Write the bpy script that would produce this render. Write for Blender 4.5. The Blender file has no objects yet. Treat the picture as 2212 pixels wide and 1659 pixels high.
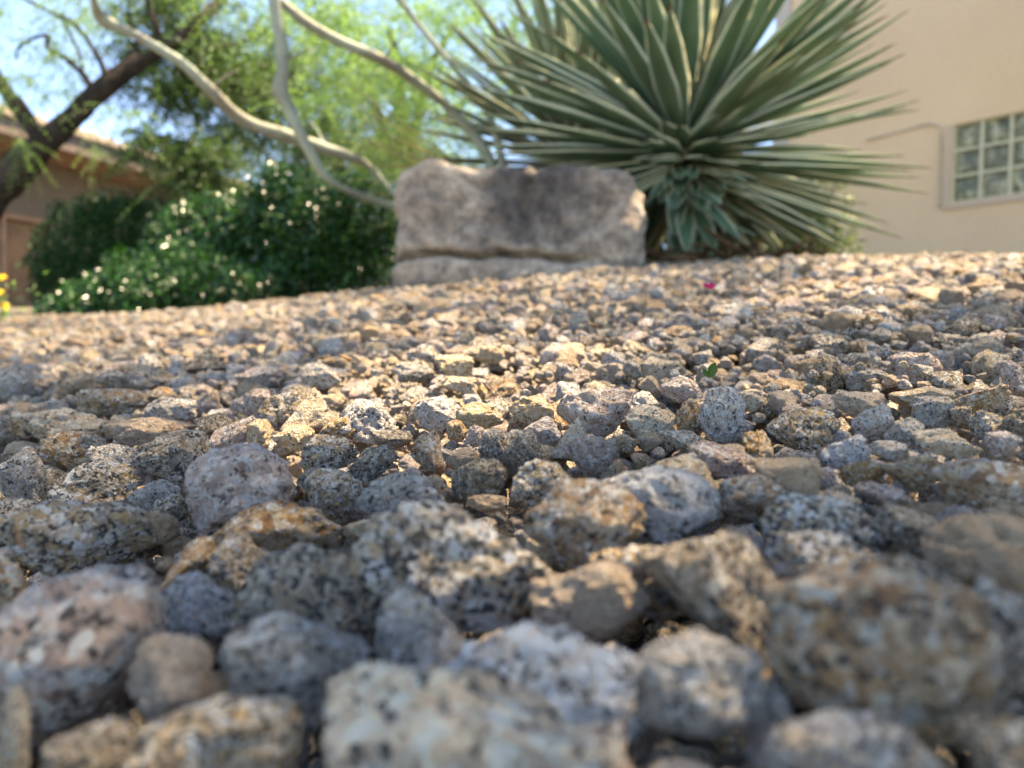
import bpy, math, random, colorsys
import numpy as np
from mathutils import Matrix, Vector
random.seed(7)
RS = np.random.RandomState(11)
C = bpy.context.scene.collection
SC = bpy.context.scene

# ------------------------------------------------------------------ camera
FPX = 1676.0                       # focal length in units of a 2212 px wide frame
PITCH, ROLL = math.radians(2.4), math.radians(0.7)
CAM = np.array([0.0, 0.0, 0.058])
FW = np.array([0, math.cos(PITCH), -math.sin(PITCH)])
_U = np.array([0, math.sin(PITCH), math.cos(PITCH)]); _R = np.array([1.0, 0, 0])
RT = math.cos(ROLL)*_R + math.sin(ROLL)*_U
UP = math.cos(ROLL)*_U - math.sin(ROLL)*_R
cd = bpy.data.cameras.new('camera'); cam = bpy.data.objects.new('camera', cd); C.objects.link(cam)
m = Matrix(((RT[0], UP[0], -FW[0], CAM[0]), (RT[1], UP[1], -FW[1], CAM[1]), (RT[2], UP[2], -FW[2], CAM[2]), (0, 0, 0, 1)))
cam.matrix_world = m
cd.sensor_width = 36; cd.lens = 36*FPX/2212; cd.clip_start = 0.005; cd.clip_end = 500
cd.dof.use_dof = True; cd.dof.focus_distance = 0.25; cd.dof.aperture_fstop = 13.0
SC.camera = cam

# ------------------------------------------------------------------ world, sun, exposure
SUN_EL, SUN_AZ = math.radians(66), math.radians(70)       # azimuth from +Y towards +X
SUN = np.array([math.sin(SUN_AZ)*math.cos(SUN_EL), math.cos(SUN_AZ)*math.cos(SUN_EL), math.sin(SUN_EL)])
w = bpy.data.worlds.new("World"); SC.world = w; w.use_nodes = True
nt = w.node_tree; sky = nt.nodes.new('ShaderNodeTexSky'); sky.sky_type = 'NISHITA'
sky.sun_disc = False; sky.sun_elevation = SUN_EL; sky.sun_rotation = SUN_AZ
sky.air_density = 0.7; sky.dust_density = 0.0; sky.ozone_density = 4.0; sky.altitude = 1200
bg = nt.nodes['Background']; nt.links.new(sky.outputs[0], bg.inputs[0]); bg.inputs[1].default_value = 0.15
sl = bpy.data.lights.new('sun', 'SUN'); sl.energy = 4.6; sl.angle = math.radians(0.53); sl.color = (1, .90, .74)
so = bpy.data.objects.new('sun', sl); C.objects.link(so)
so.rotation_euler = Vector(SUN).to_track_quat('Z', 'Y').to_euler(); so.location = (3, 3, 8)
SC.view_settings.view_transform = 'Standard'; SC.view_settings.look = 'None'
SC.view_settings.exposure = 2.3
SC.view_settings.use_white_balance = True; SC.view_settings.white_balance_temperature = 8400; SC.view_settings.white_balance_tint = 11
SC.view_settings.use_curve_mapping = False; SC.view_settings.gamma = 1.0
SC.cycles.max_bounces = 8; SC.cycles.transparent_max_bounces = 8
SC.cycles.sample_clamp_indirect = 6; SC.cycles.use_denoising = True
try: SC.cycles.denoiser = 'OPENIMAGEDENOISE'
except Exception: pass

# ------------------------------------------------------------------ projection helpers
def at(fx, fy, depth):
    return CAM + (FW + RT*((fx-1106)/FPX) + UP*((829.5-fy)/FPX))*depth
def proj(P):
    v = np.asarray(P) - CAM; d = v @ FW
    return 1106 + FPX*(v @ RT)/d, 829.5 - FPX*(v @ UP)/d, d
def sm(t):
    t = np.clip(t, 0, 1); return t*t*(3-2*t)
def vnoise(P, seed=0):
    """smooth value noise in -1..1 at points P (n,3)"""
    P = np.asarray(P, float) + seed*17.31
    i = np.floor(P).astype(np.int64); f = P - i; f = f*f*(3-2*f)
    def h(a, b, c):
        n = (a*374761393 + b*668265263 + c*2147483647*3 + seed*974711) & 0x7fffffff
        n = ((n ^ (n >> 13))*1274126177) & 0x7fffffff
        n = ((n ^ (n >> 16))*668265263) & 0x7fffffff
        return (n & 0xffff)/32767.5 - 1
    r = 0
    for dx in (0, 1):
        wx = f[:, 0] if dx else 1-f[:, 0]
        for dy in (0, 1):
            wy = f[:, 1] if dy else 1-f[:, 1]
            for dz in (0, 1):
                wz = f[:, 2] if dz else 1-f[:, 2]
                r = r + wx*wy*wz*h(i[:, 0]+dx, i[:, 1]+dy, i[:, 2]+dz)
    return r
def fbm(P, octv=4, seed=0, gain=.5):
    r = 0; a = 1; P = np.asarray(P, float)
    for k in range(octv):
        r = r + a*vnoise(P*(2**k), seed+k*7); a *= gain
    return r
def ground(x, y):
    x = np.asarray(x, float); y = np.asarray(y, float); d = np.hypot(x, y)
    near = .108*x + .127*y - .045*np.maximum(x, 0)**2 + .020*np.minimum(x, 0)
    # the low foreground swells gently like raked gravel
    far = .07*y + .02*x
    t = sm((d-1.9)/2.4)
    return near*(1-t) + np.minimum(far, 1.2)*t
def hit_ground(fx, fy, lift=0.0):
    d0 = .03; prev = None
    for k in range(900):
        P = at(fx, fy, d0)
        if P[2] <= ground(P[0], P[1]) + lift: return d0
        d0 *= 1.008
        if d0 > 6: return 6
    return d0

# ------------------------------------------------------------------ mesh helpers
def mesh_np(name, V, Fq, mat=None, parent=None, smooth=True, uv=None, attr=None):
    V = np.asarray(V, np.float32); Fq = np.asarray(Fq, np.int32); k = Fq.shape[1]
    me = bpy.data.meshes.new(name)
    me.vertices.add(len(V)); me.vertices.foreach_set('co', V.ravel())
    me.loops.add(Fq.size); me.loops.foreach_set('vertex_index', Fq.ravel())
    me.polygons.add(len(Fq)); me.polygons.foreach_set('loop_start', np.arange(len(Fq), dtype=np.int32)*k)
    me.polygons.foreach_set('use_smooth', np.full(len(Fq), smooth))
    me.update(calc_edges=True); me.validate()
    if uv is not None:
        u = me.uv_layers.new(name='UVMap'); u.data.foreach_set('uv', np.asarray(uv, np.float32)[Fq.ravel()].ravel())
    if attr is not None:
        a = me.attributes.new('tone', 'FLOAT', 'POINT'); a.data.foreach_set('value', np.asarray(attr, np.float32))
    if mat: me.materials.append(mat)
    o = bpy.data.objects.new(name, me); C.objects.link(o)
    if parent: o.parent = parent
    return o
class MB:
    """collects tubes, boxes and sheets (quads) for one mesh"""
    def __init__(s): s.v = []; s.f = []; s.n = 0
    def add(s, V, F):
        V = np.asarray(V, float); s.v.append(V); s.f += [tuple(i+s.n for i in q) for q in F]; s.n += len(V)
    def box(s, c, ax, ay, az):
        c, ax, ay, az = map(np.asarray, (c, ax, ay, az))
        V = [c+sx*ax+sy*ay+sz*az for sz in (-1, 1) for sx, sy in ((-1, -1), (1, -1), (1, 1), (-1, 1))]
        s.add(V, [(0, 3, 2, 1), (4, 5, 6, 7), (0, 1, 5, 4), (1, 2, 6, 5), (2, 3, 7, 6), (3, 0, 4, 7)])
    def tube(s, pts, rad, n=10, wob=0.0, seed=0):
        pts = np.asarray(pts, float); rad = np.asarray(rad, float)
        # resample smoothly
        m_ = len(pts); t = np.linspace(0, m_-1, (m_-1)*5+1); Q = []; R_ = []
        for u in t:
            i = min(int(u), m_-2); f = u-i
            p0 = pts[max(i-1, 0)]; p1 = pts[i]; p2 = pts[i+1]; p3 = pts[min(i+2, m_-1)]
            Q.append(.5*((2*p1)+(-p0+p2)*f+(2*p0-5*p1+4*p2-p3)*f*f+(-p0+3*p1-3*p2+p3)*f**3)); R_.append(rad[i]*(1-f)+rad[i+1]*f)
        Q = np.array(Q); R_ = np.array(R_); V = []; ref = np.array([.3, .2, .93])
        for k in range(len(Q)):
            tg = Q[min(k+1, len(Q)-1)]-Q[max(k-1, 0)]; tg = tg/(np.linalg.norm(tg)+1e-9)
            a = np.cross(tg, ref); a /= np.linalg.norm(a)+1e-9; b = np.cross(tg, a)
            for j in range(n):
                th = 2*math.pi*j/n
                V.append(Q[k]+(a*math.cos(th)+b*math.sin(th))*R_[k])
        V = np.array(V)
        if wob:
            cen = np.repeat(Q, n, 0); rr = np.repeat(R_, n)
            nz = fbm(V/(rr.mean()*2.2), 3, seed)
            V = cen + (V-cen)*(1+wob*nz)[:, None]
        F = [(k*n+j, k*n+(j+1) % n, (k+1)*n+(j+1) % n, (k+1)*n+j) for k in range(len(Q)-1) for j in range(n)]
        for e, c in ((0, Q[0]), (len(Q)-1, Q[-1])):
            V = np.vstack([V, c]); ci = len(V)-1
            F += [(e*n+j, e*n+(j+1) % n, ci, ci) for j in range(n)]
        s.add(V, F)
    def build(s, name, mat, parent=None, smooth=True):
        V = np.vstack(s.v); me = bpy.data.meshes.new(name)
        me.from_pydata([tuple(p) for p in V], [], [tuple(dict.fromkeys(q)) for q in s.f])
        me.polygons.foreach_set('use_smooth', [smooth]*len(me.polygons)); me.update()
        me.materials.append(mat); o = bpy.data.objects.new(name, me); C.objects.link(o)
        if parent: o.parent = parent
        return o
def tag(o, label=None, cat=None, group=None, kind=None):
    if label: o['label'] = label
    if cat: o['category'] = cat
    if group: o['group'] = group
    if kind: o['kind'] = kind
    return o
def empty(name, loc=(0, 0, 0)):
    o = bpy.data.objects.new(name, None); o.location = loc; o.empty_display_size = .05; C.objects.link(o); return o
def adopt(root):
    """parts were modelled in world space: keep them there under a root that stands at the thing's base"""
    inv = Matrix.Translation(root.location).inverted()
    for ch in [o for o in C.objects if o.parent == root]: ch.matrix_parent_inverse = inv

# ------------------------------------------------------------------ materials
def M(name):
    m_ = bpy.data.materials.new(name); m_.use_nodes = True
    return m_, m_.node_tree, m_.node_tree.nodes['Principled BSDF']
def N(nt, typ, **kw):
    n = nt.nodes.new(typ)
    for k, v in kw.items():
        if k.startswith('i_'): n.inputs[k[2:].replace('_', ' ')].default_value = v
        else: setattr(n, k, v)
    return n
def ramp(nt, fac, stops, mode='LINEAR'):
    r = nt.nodes.new('ShaderNodeValToRGB'); r.color_ramp.interpolation = mode
    el = r.color_ramp.elements
    while len(el) < len(stops): el.new(0.5)
    for e, (p, c) in zip(el, stops):
        e.position = p; e.color = (*c, 1) if len(c) == 3 else c
    nt.links.new(fac, r.inputs[0]); return r.outputs[0]
def mix(nt, fac, a, b, mode='MIX'):
    n = nt.nodes.new('ShaderNodeMix'); n.data_type = 'RGBA'; n.blend_type = mode
    for s, v in ((0, fac), (6, a), (7, b)):
        if hasattr(v, 'links') or hasattr(v, 'is_output'): nt.links.new(v, n.inputs[s])
        else: n.inputs[s].default_value = v if s == 0 else (*v, 1)
    return n.outputs[2]
def mth(nt, op, a, b=None):
    n = nt.nodes.new('ShaderNodeMath'); n.operation = op
    for s, v in ((0, a), (1, b)):
        if v is None: continue
        if hasattr(v, 'is_output'): nt.links.new(v, n.inputs[s])
        else: n.inputs[s].default_value = v
    return n.outputs[0]
COARSE = {}
def granite(name, pal, black=.35, stain=.3, fine=1.0, contrast=1.0, stain_col=(.40, .20, .06), k=1.0):
    if k == 1.0: COARSE[name] = granite(name+'_coarse', [tuple(min(.95, v*1.08) for v in c) for c in pal], black+.16, stain*1.2, fine, contrast, (.46, .25, .09), .42)
    m_, t, b = M(name); L = t.links
    tc = N(t, 'ShaderNodeTexCoord'); oi = N(t, 'ShaderNodeObjectInfo')
    mu = N(t, 'ShaderNodeVectorMath', operation='SCALE'); cmb = N(t, 'ShaderNodeCombineXYZ')
    for k, f in enumerate((37., 71., 113.)): L.new(mth(t, 'MULTIPLY', oi.outputs['Random'], f), cmb.inputs[k])
    ad = N(t, 'ShaderNodeVectorMath', operation='ADD'); kk = N(t, 'ShaderNodeVectorMath', operation='SCALE'); kk.inputs['Scale'].default_value = k; L.new(tc.outputs['Object'], kk.inputs[0]); L.new(kk.outputs[0], ad.inputs[0]); L.new(cmb.outputs[0], ad.inputs[1])
    co = ad.outputs[0]
    nz = N(t, 'ShaderNodeTexNoise', i_Scale=3.1, i_Detail=5.0, i_Roughness=.65); L.new(co, nz.inputs['Vector'])
    sc = N(t, 'ShaderNodeVectorMath', operation='MULTIPLY_ADD'); L.new(nz.outputs['Color'], sc.inputs[0])
    sc.inputs[1].default_value = (.30, .30, .30); L.new(co, sc.inputs[2]); dc = sc.outputs[0]
    v1 = N(t, 'ShaderNodeTexVoronoi', i_Scale=2.9); L.new(dc, v1.inputs['Vector'])
    sr = N(t, 'ShaderNodeSeparateColor'); L.new(v1.outputs['Color'], sr.inputs[0])
    n = len(pal); stops = []
    for k, c in enumerate(pal):
        stops.append(((k+.02)/n, c)); stops.append(((k+.92)/n, c))
    base = ramp(t, sr.outputs[0], stops)
    # finer crystals over the coarse ones
    v2 = N(t, 'ShaderNodeTexVoronoi', i_Scale=7.5); L.new(dc, v2.inputs['Vector'])
    s2 = N(t, 'ShaderNodeSeparateColor'); L.new(v2.outputs['Color'], s2.inputs[0])
    base2 = ramp(t, s2.outputs[1], [((k+.3)/n, c) for k, c in enumerate(pal[::-1])])
    nm = N(t, 'ShaderNodeTexNoise', i_Scale=2.2, i_Detail=3.0); L.new(co, nm.inputs['Vector'])
    base = mix(t, ramp(t, nm.outputs[0], [(.46, (.05,)*3), (.56, (.8,)*3)]), base, base2)
    # iron stain
    ns = N(t, 'ShaderNodeTexNoise', i_Scale=1.5, i_Detail=6.0, i_Roughness=.7); L.new(dc, ns.inputs['Vector'])
    base = mix(t, mth(t, 'MULTIPLY', ramp(t, ns.outputs[0], [(.44, (0,)*3), (.66, (1,)*3)]), stain*.75), base, stain_col)
    # black mica flecks, gathered in clusters
    v3 = N(t, 'ShaderNodeTexVoronoi', i_Scale=8.0, i_Randomness=1.0); L.new(dc, v3.inputs['Vector'])
    s3 = N(t, 'ShaderNodeSeparateColor'); L.new(v3.outputs['Color'], s3.inputs[0])
    nb = N(t, 'ShaderNodeTexNoise', i_Scale=2.6, i_Detail=4.0, i_Roughness=.6); nb.noise_dimensions = '3D'
    ofs = N(t, 'ShaderNodeVectorMath', operation='ADD'); L.new(dc, ofs.inputs[0]); ofs.inputs[1].default_value = (9, 4, 2); L.new(ofs.outputs[0], nb.inputs['Vector'])
    fl = mth(t, 'MULTIPLY', ramp(t, s3.outputs[2], [(.56, (0,)*3), (.60, (1,)*3)]), ramp(t, nb.outputs[0], [(.56-black*.28, (0,)*3), (.66-black*.28, (1,)*3)]))
    base = mix(t, mth(t, 'MULTIPLY', fl, .82 if k == 1.0 else .93), base, (.045, .043, .042))
    # fine grain and a per-stone shift
    ng = N(t, 'ShaderNodeTexNoise', i_Scale=26.0, i_Detail=4.0, i_Roughness=.8); L.new(co, ng.inputs['Vector'])
    base = mix(t, .85, base, ramp(t, ng.outputs[0], [(.30, (.66,)*3), (.5, (1.0,)*3), (.72, (1.18,)*3)]), 'MULTIPLY')
    hs = N(t, 'ShaderNodeHueSaturation'); L.new(base, hs.inputs['Color'])
    L.new(mth(t, 'ADD', mth(t, 'MULTIPLY', mth(t, 'FRACT', mth(t, 'MULTIPLY', oi.outputs['Random'], 13.7)), .36), 1.06), hs.inputs['Value'])
    L.new(mth(t, 'ADD', mth(t, 'MULTIPLY', mth(t, 'FRACT', mth(t, 'MULTIPLY', oi.outputs['Random'], 57.1)), .40), .84 if k == 1.0 else .92), hs.inputs['Saturation'])
    L.new(hs.outputs[0], b.inputs['Base Color'])
    L.new(ramp(t, s2.outputs[2], [(.0, (.32,)*3), (.12, (.62,)*3), (.5, (.85,)*3)]), b.inputs['Roughness'])
    b.inputs['Specular IOR Level'].default_value = .45
    hgt = mth(t, 'ADD', mth(t, 'ADD', mth(t, 'MULTIPLY', ng.outputs[0], .35*fine), mth(t, 'MULTIPLY', nz.outputs[0], .9)), mth(t, 'MULTIPLY', v2.outputs['Distance'], -.5*fine))
    bp = N(t, 'ShaderNodeBump', i_Strength=1.0, i_Distance=.15); L.new(hgt, bp.inputs['Height']); L.new(bp.outputs[0], b.inputs['Normal'])
    return m_
PAL = {
 'pink':  granite('granite_pink', [(.62, .46, .38), (.80, .72, .66), (.48, .36, .31), (.92, .88, .83), (.66, .50, .40)], .16, .22),
 'grey':  granite('granite_grey', [(.60, .56, .50), (.86, .83, .79), (.44, .41, .37), (.66, .55, .43)], .26, .24),
 'speck': granite('granite_speckled', [(.90, .84, .74), (.52, .41, .29), (.94, .91, .86), (.42, .34, .26), (.70, .52, .32)], .46, .30),
 'ochre': granite('granite_ochre', [(.62, .36, .15), (.86, .70, .48), (.38, .20, .09), (.94, .88, .78), (.55, .42, .30)], .22, .5),
 'tan':   granite('granite_tan', [(.64, .49, .36), (.72, .58, .44), (.57, .43, .31)], .0, .25, .7),
 'dark':  granite('granite_dark', [(.42, .34, .25), (.70, .60, .47), (.28, .24, .20), (.86, .80, .69), (.45, .33, .22)], .44, .3),
 'cream': granite('granite_cream', [(.86, .72, .52), (.94, .86, .72), (.74, .56, .37), (.66, .52, .38)], .14, .32),
 'white': granite('granite_white', [(.88, .84, .80), (.95, .93, .90), (.56, .52, .47), (.76, .64, .54)], .28, .16),
}
COLW = {'pink': 'pinkish', 'grey': 'grey', 'speck': 'speckled', 'ochre': 'ochre', 'tan': 'tan', 'dark': 'dark', 'cream': 'cream', 'white': 'whitish'}

def simple(name, col, rough=.8, nscale=8., amt=.25, bump=.3, bdist=.02, spec=.3, coord='Object', col2=None):
    m_, t, b = M(name); L = t.links
    tc = N(t, 'ShaderNodeTexCoord'); nz = N(t, 'ShaderNodeTexNoise', i_Scale=nscale, i_Detail=6.0, i_Roughness=.6)
    L.new(tc.outputs[coord], nz.inputs['Vector'])
    c2 = col2 or tuple(c*(1-amt) for c in col); c1 = tuple(min(1, c*(1+amt*.4)) for c in col)
    L.new(ramp(t, nz.outputs[0], [(.35, c2), (.62, c1)]), b.inputs['Base Color'])
    b.inputs['Roughness'].default_value = rough; b.inputs['Specular IOR Level'].default_value = spec
    n2 = N(t, 'ShaderNodeTexNoise', i_Scale=nscale*6, i_Detail=4.0); L.new(tc.outputs[coord], n2.inputs['Vector'])
    bp = N(t, 'ShaderNodeBump', i_Strength=bump, i_Distance=bdist); L.new(n2.outputs[0], bp.inputs['Height']); L.new(bp.outputs[0], b.inputs['Normal'])
    return m_
def leafmat(name, c_dark, c_lite, rough=.5, trans=.4, tcol=None, spec=.4):
    """leaf faces: reflect, and let some light through; tone per leaf from the mesh"""
    m_, t, b = M(name); L = t.links
    at_ = N(t, 'ShaderNodeAttribute', attribute_name='tone')
    col = ramp(t, at_.outputs['Fac'], [(0, c_dark), (1, c_lite)]); L.new(col, b.inputs['Base Color'])
    b.inputs['Roughness'].default_value = rough; b.inputs['Specular IOR Level'].default_value = spec
    if trans:
        tr = N(t, 'ShaderNodeBsdfTranslucent'); mx = N(t, 'ShaderNodeMixShader'); mx.inputs[0].default_value = trans
        L.new(mix(t, 1.0, col, tcol or (1.5, 1.5, .7), 'MULTIPLY'), tr.inputs['Color'])
        L.new(b.outputs[0], mx.inputs[1]); L.new(tr.outputs[0], mx.inputs[2]); L.new(mx.outputs[0], t.nodes['Material Output'].inputs['Surface'])
    return m_

# ------------------------------------------------------------------ the ground sheet
def ground_mat():
    m_, t, b = M('gravel_bed'); L = t.links
    tc = N(t, 'ShaderNodeTexCoord')
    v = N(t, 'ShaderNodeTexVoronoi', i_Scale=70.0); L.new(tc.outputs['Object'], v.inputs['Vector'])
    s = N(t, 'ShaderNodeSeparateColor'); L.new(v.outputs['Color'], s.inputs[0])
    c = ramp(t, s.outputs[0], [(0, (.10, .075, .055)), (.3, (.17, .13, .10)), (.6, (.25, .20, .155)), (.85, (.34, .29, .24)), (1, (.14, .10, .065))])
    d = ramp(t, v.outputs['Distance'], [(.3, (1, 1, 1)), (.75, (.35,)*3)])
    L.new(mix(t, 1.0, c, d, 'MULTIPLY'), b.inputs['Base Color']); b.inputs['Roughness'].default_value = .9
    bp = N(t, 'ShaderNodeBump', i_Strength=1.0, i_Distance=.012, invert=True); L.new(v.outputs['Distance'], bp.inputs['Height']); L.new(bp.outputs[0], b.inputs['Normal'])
    return m_
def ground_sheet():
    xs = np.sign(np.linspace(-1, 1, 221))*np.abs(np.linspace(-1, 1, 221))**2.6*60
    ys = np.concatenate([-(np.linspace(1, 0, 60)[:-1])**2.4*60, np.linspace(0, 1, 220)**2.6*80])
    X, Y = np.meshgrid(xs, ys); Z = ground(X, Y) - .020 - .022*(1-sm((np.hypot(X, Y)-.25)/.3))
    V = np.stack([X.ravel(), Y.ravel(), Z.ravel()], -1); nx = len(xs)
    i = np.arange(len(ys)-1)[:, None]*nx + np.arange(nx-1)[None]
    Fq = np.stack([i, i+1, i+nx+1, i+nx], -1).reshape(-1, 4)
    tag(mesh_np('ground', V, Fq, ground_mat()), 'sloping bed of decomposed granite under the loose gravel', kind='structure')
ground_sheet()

# ------------------------------------------------------------------ stones: shapes
import bmesh
def ico(sub):
    bm = bmesh.new(); bmesh.ops.create_icosphere(bm, subdivisions=sub, radius=1)
    V = np.array([v.co[:] for v in bm.verts]); F = np.array([[v.index for v in f.verts] for f in bm.faces]); bm.free()
    return V/np.linalg.norm(V, axis=1)[:, None], F
ICO = {k: ico(k) for k in (4, 5, 6)}
def stone_shape(seed, shape='block', sub=5, tilt=0.0, asp=(1, 1, 1), rough=1.0):
    rs = np.random.RandomState(seed); D, F = ICO[sub]
    kinds = {'block': (10, 15, .62, 1.0), 'round': (15, 12, .82, 1.05), 'wedge': (7, 16, .48, 1.0), 'flat': (10, 13, .62, 1.0), 'egg': (26, 16, .95, 1.02), 'point': (5, 16, .5, .8)}
    n, p, lo, hi = kinds.get(shape, kinds['block'])
    p = p*rs.uniform(.8, 2.6)
    nn = rs.normal(size=(n, 3)); nn /= np.linalg.norm(nn, axis=1)[:, None]
    dd = rs.uniform(lo, hi, n)
    if shape == 'point':
        nn = np.array([[.86, .1, .36], [-.80, .1, .40], [0, -.92, .35], [0, .92, .35], [0, 0, -1.], [.2, -.3, -.9]]); nn /= np.linalg.norm(nn, axis=1)[:, None]; dd = np.array([.40, .40, .45, .45, .7, .7])
    dt = np.maximum(D @ nn.T, 0)/dd
    r = ((dt**p).sum(1) + (1/1.22)**p)**(-1/p)
    P = D*r[:, None]
    big = fbm(P*1.5, 2, seed)*.105; med = fbm(P*3.4, 3, seed+3)*1.6
    pit = -np.clip(vnoise(P*5.0, seed+9)-.2, 0, 1)*.17
    lump = .045*np.abs(vnoise(P*8., seed+21))
    P = P*(1+(big + .045*med*rough + pit*rough + lump*rough))[:, None]
    if sub >= 5: P += D*(.011*fbm(P*15, 2, seed+31)*rough)[:, None]
    A = np.diag(asp); th = math.radians(tilt)
    Ry = np.array([[math.cos(th), 0, math.sin(th)], [0, 1, 0], [-math.sin(th), 0, math.cos(th)]])
    return (P @ A) @ Ry.T, F

# ------------------------------------------------------------------ stones that can be matched one by one (frame of 2212 x 1659)
def Z4(x, y): return x/2, 605+y/2
def Z5(x, y): return 1106+x/2, 562+y/2
H = []   # cx, cy, w, h, palette, shape, tilt, label, short
def hs(z, x0, y0, x1, y1, pal, shape, tilt, label, short=None):
    f = {'4': Z4, '5': Z5, 'F': lambda a, b: (a, b)}[z]
    a = f(x0, y0); b = f(x1, y1)
    H.append(((a[0]+b[0])/2, (a[1]+b[1])/2, b[0]-a[0], b[1]-a[1], pal, shape, tilt, label, short))
hs('F', 410, 962, 634, 1172, 'pink', 'round', 25, 'large smooth pinkish grey stone standing tall on its edge', 'the tall pinkish grey stone')
hs('F', 462, 1086, 735, 1215, 'ochre', 'flat', -4, 'flat-topped tan block lying against the tall pinkish grey stone', 'the flat-topped tan block')
hs('4', 608, 645, 928, 930, 'dark', 'block', 10, 'dark pitted stone crowded with black crystals and pale quartz', 'the dark pitted stone')
hs('4', 215, 790, 590, 1030, 'speck', 'block', -15, 'tan pitted lump beside the tall pinkish grey stone, higher of two', 'the tan pitted lump')
hs('4', 60, 955, 680, 1260, 'speck', 'round', 12, 'wide rugged tan stone with black flecks below the tan pitted lump', 'the wide rugged tan stone')
hs('4', 0, 720, 216, 985, 'grey', 'block', 8, 'smooth olive grey blunt stone standing upright at the frame edge', 'the upright olive grey stone')
hs('4', 395, 708, 672, 890, 'grey', 'wedge', 10, 'grey stone with a white broken face beside the dark pitted stone', 'the grey stone with a white face')
hs('4', 155, 800, 300, 1000, 'dark', 'block', 0, 'black speckled stone wedged next to the upright olive grey stone')
hs('4', 565, 868, 768, 1010, 'grey', 'block', 5, 'bluish grey stone in shadow under the dark pitted stone', 'the bluish grey stone')
hs('4', -20, 938, 208, 1120, 'speck', 'wedge', 20, 'white and black crystalline stone with a thin pale top edge')
hs('4', 525, 1000, 765, 1160, 'tan', 'round', 0, 'smooth pale tan stone right beside the wide rugged tan stone')
hs('4', 662, 925, 832, 1050, 'speck', 'block', -10, 'small speckled stone just below the bluish grey stone')
hs('4', 1218, 466, 1465, 662, 'cream', 'point', 0, 'sunlit triangular tan stone with a sharp upright tip', 'the sunlit triangular stone')
hs('4', 1460, 515, 1706, 705, 'white', 'round', -20, 'pale pink and white stone next to the sunlit triangular stone', 'the pale pink and white stone')
hs('4', 903, 588, 1092, 745, 'pink', 'flat', -38, 'tilted pink slab with one end raised into the sun', 'the tilted pink slab')
hs('4', 1068, 600, 1180, 735, 'cream', 'block', 0, 'small cream stone standing up beside the tilted pink slab')
hs('4', 1180, 628, 1352, 745, 'cream', 'block', 10, 'orange cream stone below the sunlit triangular stone')
hs('4', 1785, 498, 1992, 660, 'white', 'round', 0, 'white stone with grey specks in the sunlit middle', 'the sunlit white stone')
hs('4', 1970, 528, 2176, 655, 'cream', 'round', 12, 'smooth cream stone touching the sunlit white stone', 'the smooth cream stone')
hs('4', 1308, 668, 1547, 830, 'speck', 'round', -8, 'round grey tan stone with a black patch in half shade', 'the black-patched round stone')
hs('4', 1472, 706, 1718, 880, 'dark', 'wedge', -15, 'dark speckled wedge overlapping the black-patched round stone', 'the dark speckled wedge')
hs('4', 1322, 818, 1560, 1030, 'speck', 'round', 0, 'rounded black and white stone below the black-patched round stone', 'the rounded black and white stone')
hs('4', 1290, 810, 1415, 940, 'dark', 'block', 0, 'brown stone half hidden by the rounded black and white stone')
hs('4', 1535, 828, 1912, 1070, 'grey', 'round', -12, 'grey boulder-like stone veined with white and faint pink', 'the white-veined grey stone')
hs('4', 1950, 768, 2190, 965, 'dark', 'block', -10, 'brownish grey blocky stone with a flat top', 'the brownish grey block')
hs('4', 1925, 722, 2075, 835, 'tan', 'round', 0, 'plain smooth tan stone behind the brownish grey block')
hs('4', 1600, 650, 1780, 740, 'dark', 'flat', 0, 'mauve brown stone behind the tuft of dry brown needles')
hs('4', 1775, 650, 1925, 840, 'ochre', 'block', 0, 'tan and black stone on which the dry brown needles rest', 'the stone under the dry needles')
hs('4', 70, 553, 442, 705, 'cream', 'flat', 3, 'long flat pale stone lying level, brown at one end', 'the long flat pale stone')
hs('4', 352, 470, 630, 590, 'ochre', 'flat', -3, 'rust brown elongated stone behind the long flat pale stone', 'the rust brown elongated stone')
hs('4', 636, 503, 842, 620, 'grey', 'round', 0, 'grey and white humped stone beside the rust brown elongated stone')
hs('4', 468, 590, 830, 715, 'tan', 'flat', -5, 'pale tan shelf-like stone behind the dark pitted stone', 'the pale shelf-like stone')
hs('4', 185, 655, 445, 800, 'ochre', 'wedge', 15, 'orange tan wedge in front of the long flat pale stone')
hs('4', 320, 660, 500, 780, 'dark', 'block', 0, 'rough black-flecked stone between the orange wedge and pale shelf')
hs('4', 812, 292, 968, 395, 'dark', 'point', 0, 'dark brown peaked stone sticking up out of the far gravel', 'the dark brown peaked stone')
hs('4', 0, 360, 138, 535, 'grey', 'round', 0, 'grey black stone sitting high at the far frame edge')
hs('4', 430, 360, 700, 480, 'grey', 'flat', 4, 'broad grey flecked stone far behind the dark pitted stone', 'the broad grey flecked stone')
hs('4', 270, 412, 440, 490, 'tan', 'flat', 0, 'plain tan flat stone beside the broad grey flecked stone')
hs('4', 1875, 318, 2045, 430, 'cream', 'block', 8, 'sunlit cream stone, blocky, at the far end of the light patch', 'the far sunlit cream block')
hs('4', 2052, 285, 2178, 372, 'cream', 'round', 0, 'round orange stone glowing in the sun at the patch end', 'the glowing round orange stone')
hs('4', 1895, 415, 2080, 500, 'cream', 'flat', 6, 'flat sunlit cream stone in front of the far sunlit cream block')
hs('4', 1120, 475, 1320, 640, 'speck', 'round', -10, 'white grey rounded stone beside the sunlit triangular stone, shaded')
hs('4', 1012, 470, 1165, 590, 'pink', 'block', 0, 'pale mauve stone behind the tilted pink slab', 'the pale mauve stone')
hs('4', 855, 575, 1015, 690, 'dark', 'block', 8, 'dull grey stone at the raised foot of the tilted pink slab')
hs('4', 1378, 588, 1562, 715, 'ochre', 'wedge', -20, 'shaded tan wedge leaning on the pale pink and white stone')
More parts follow.
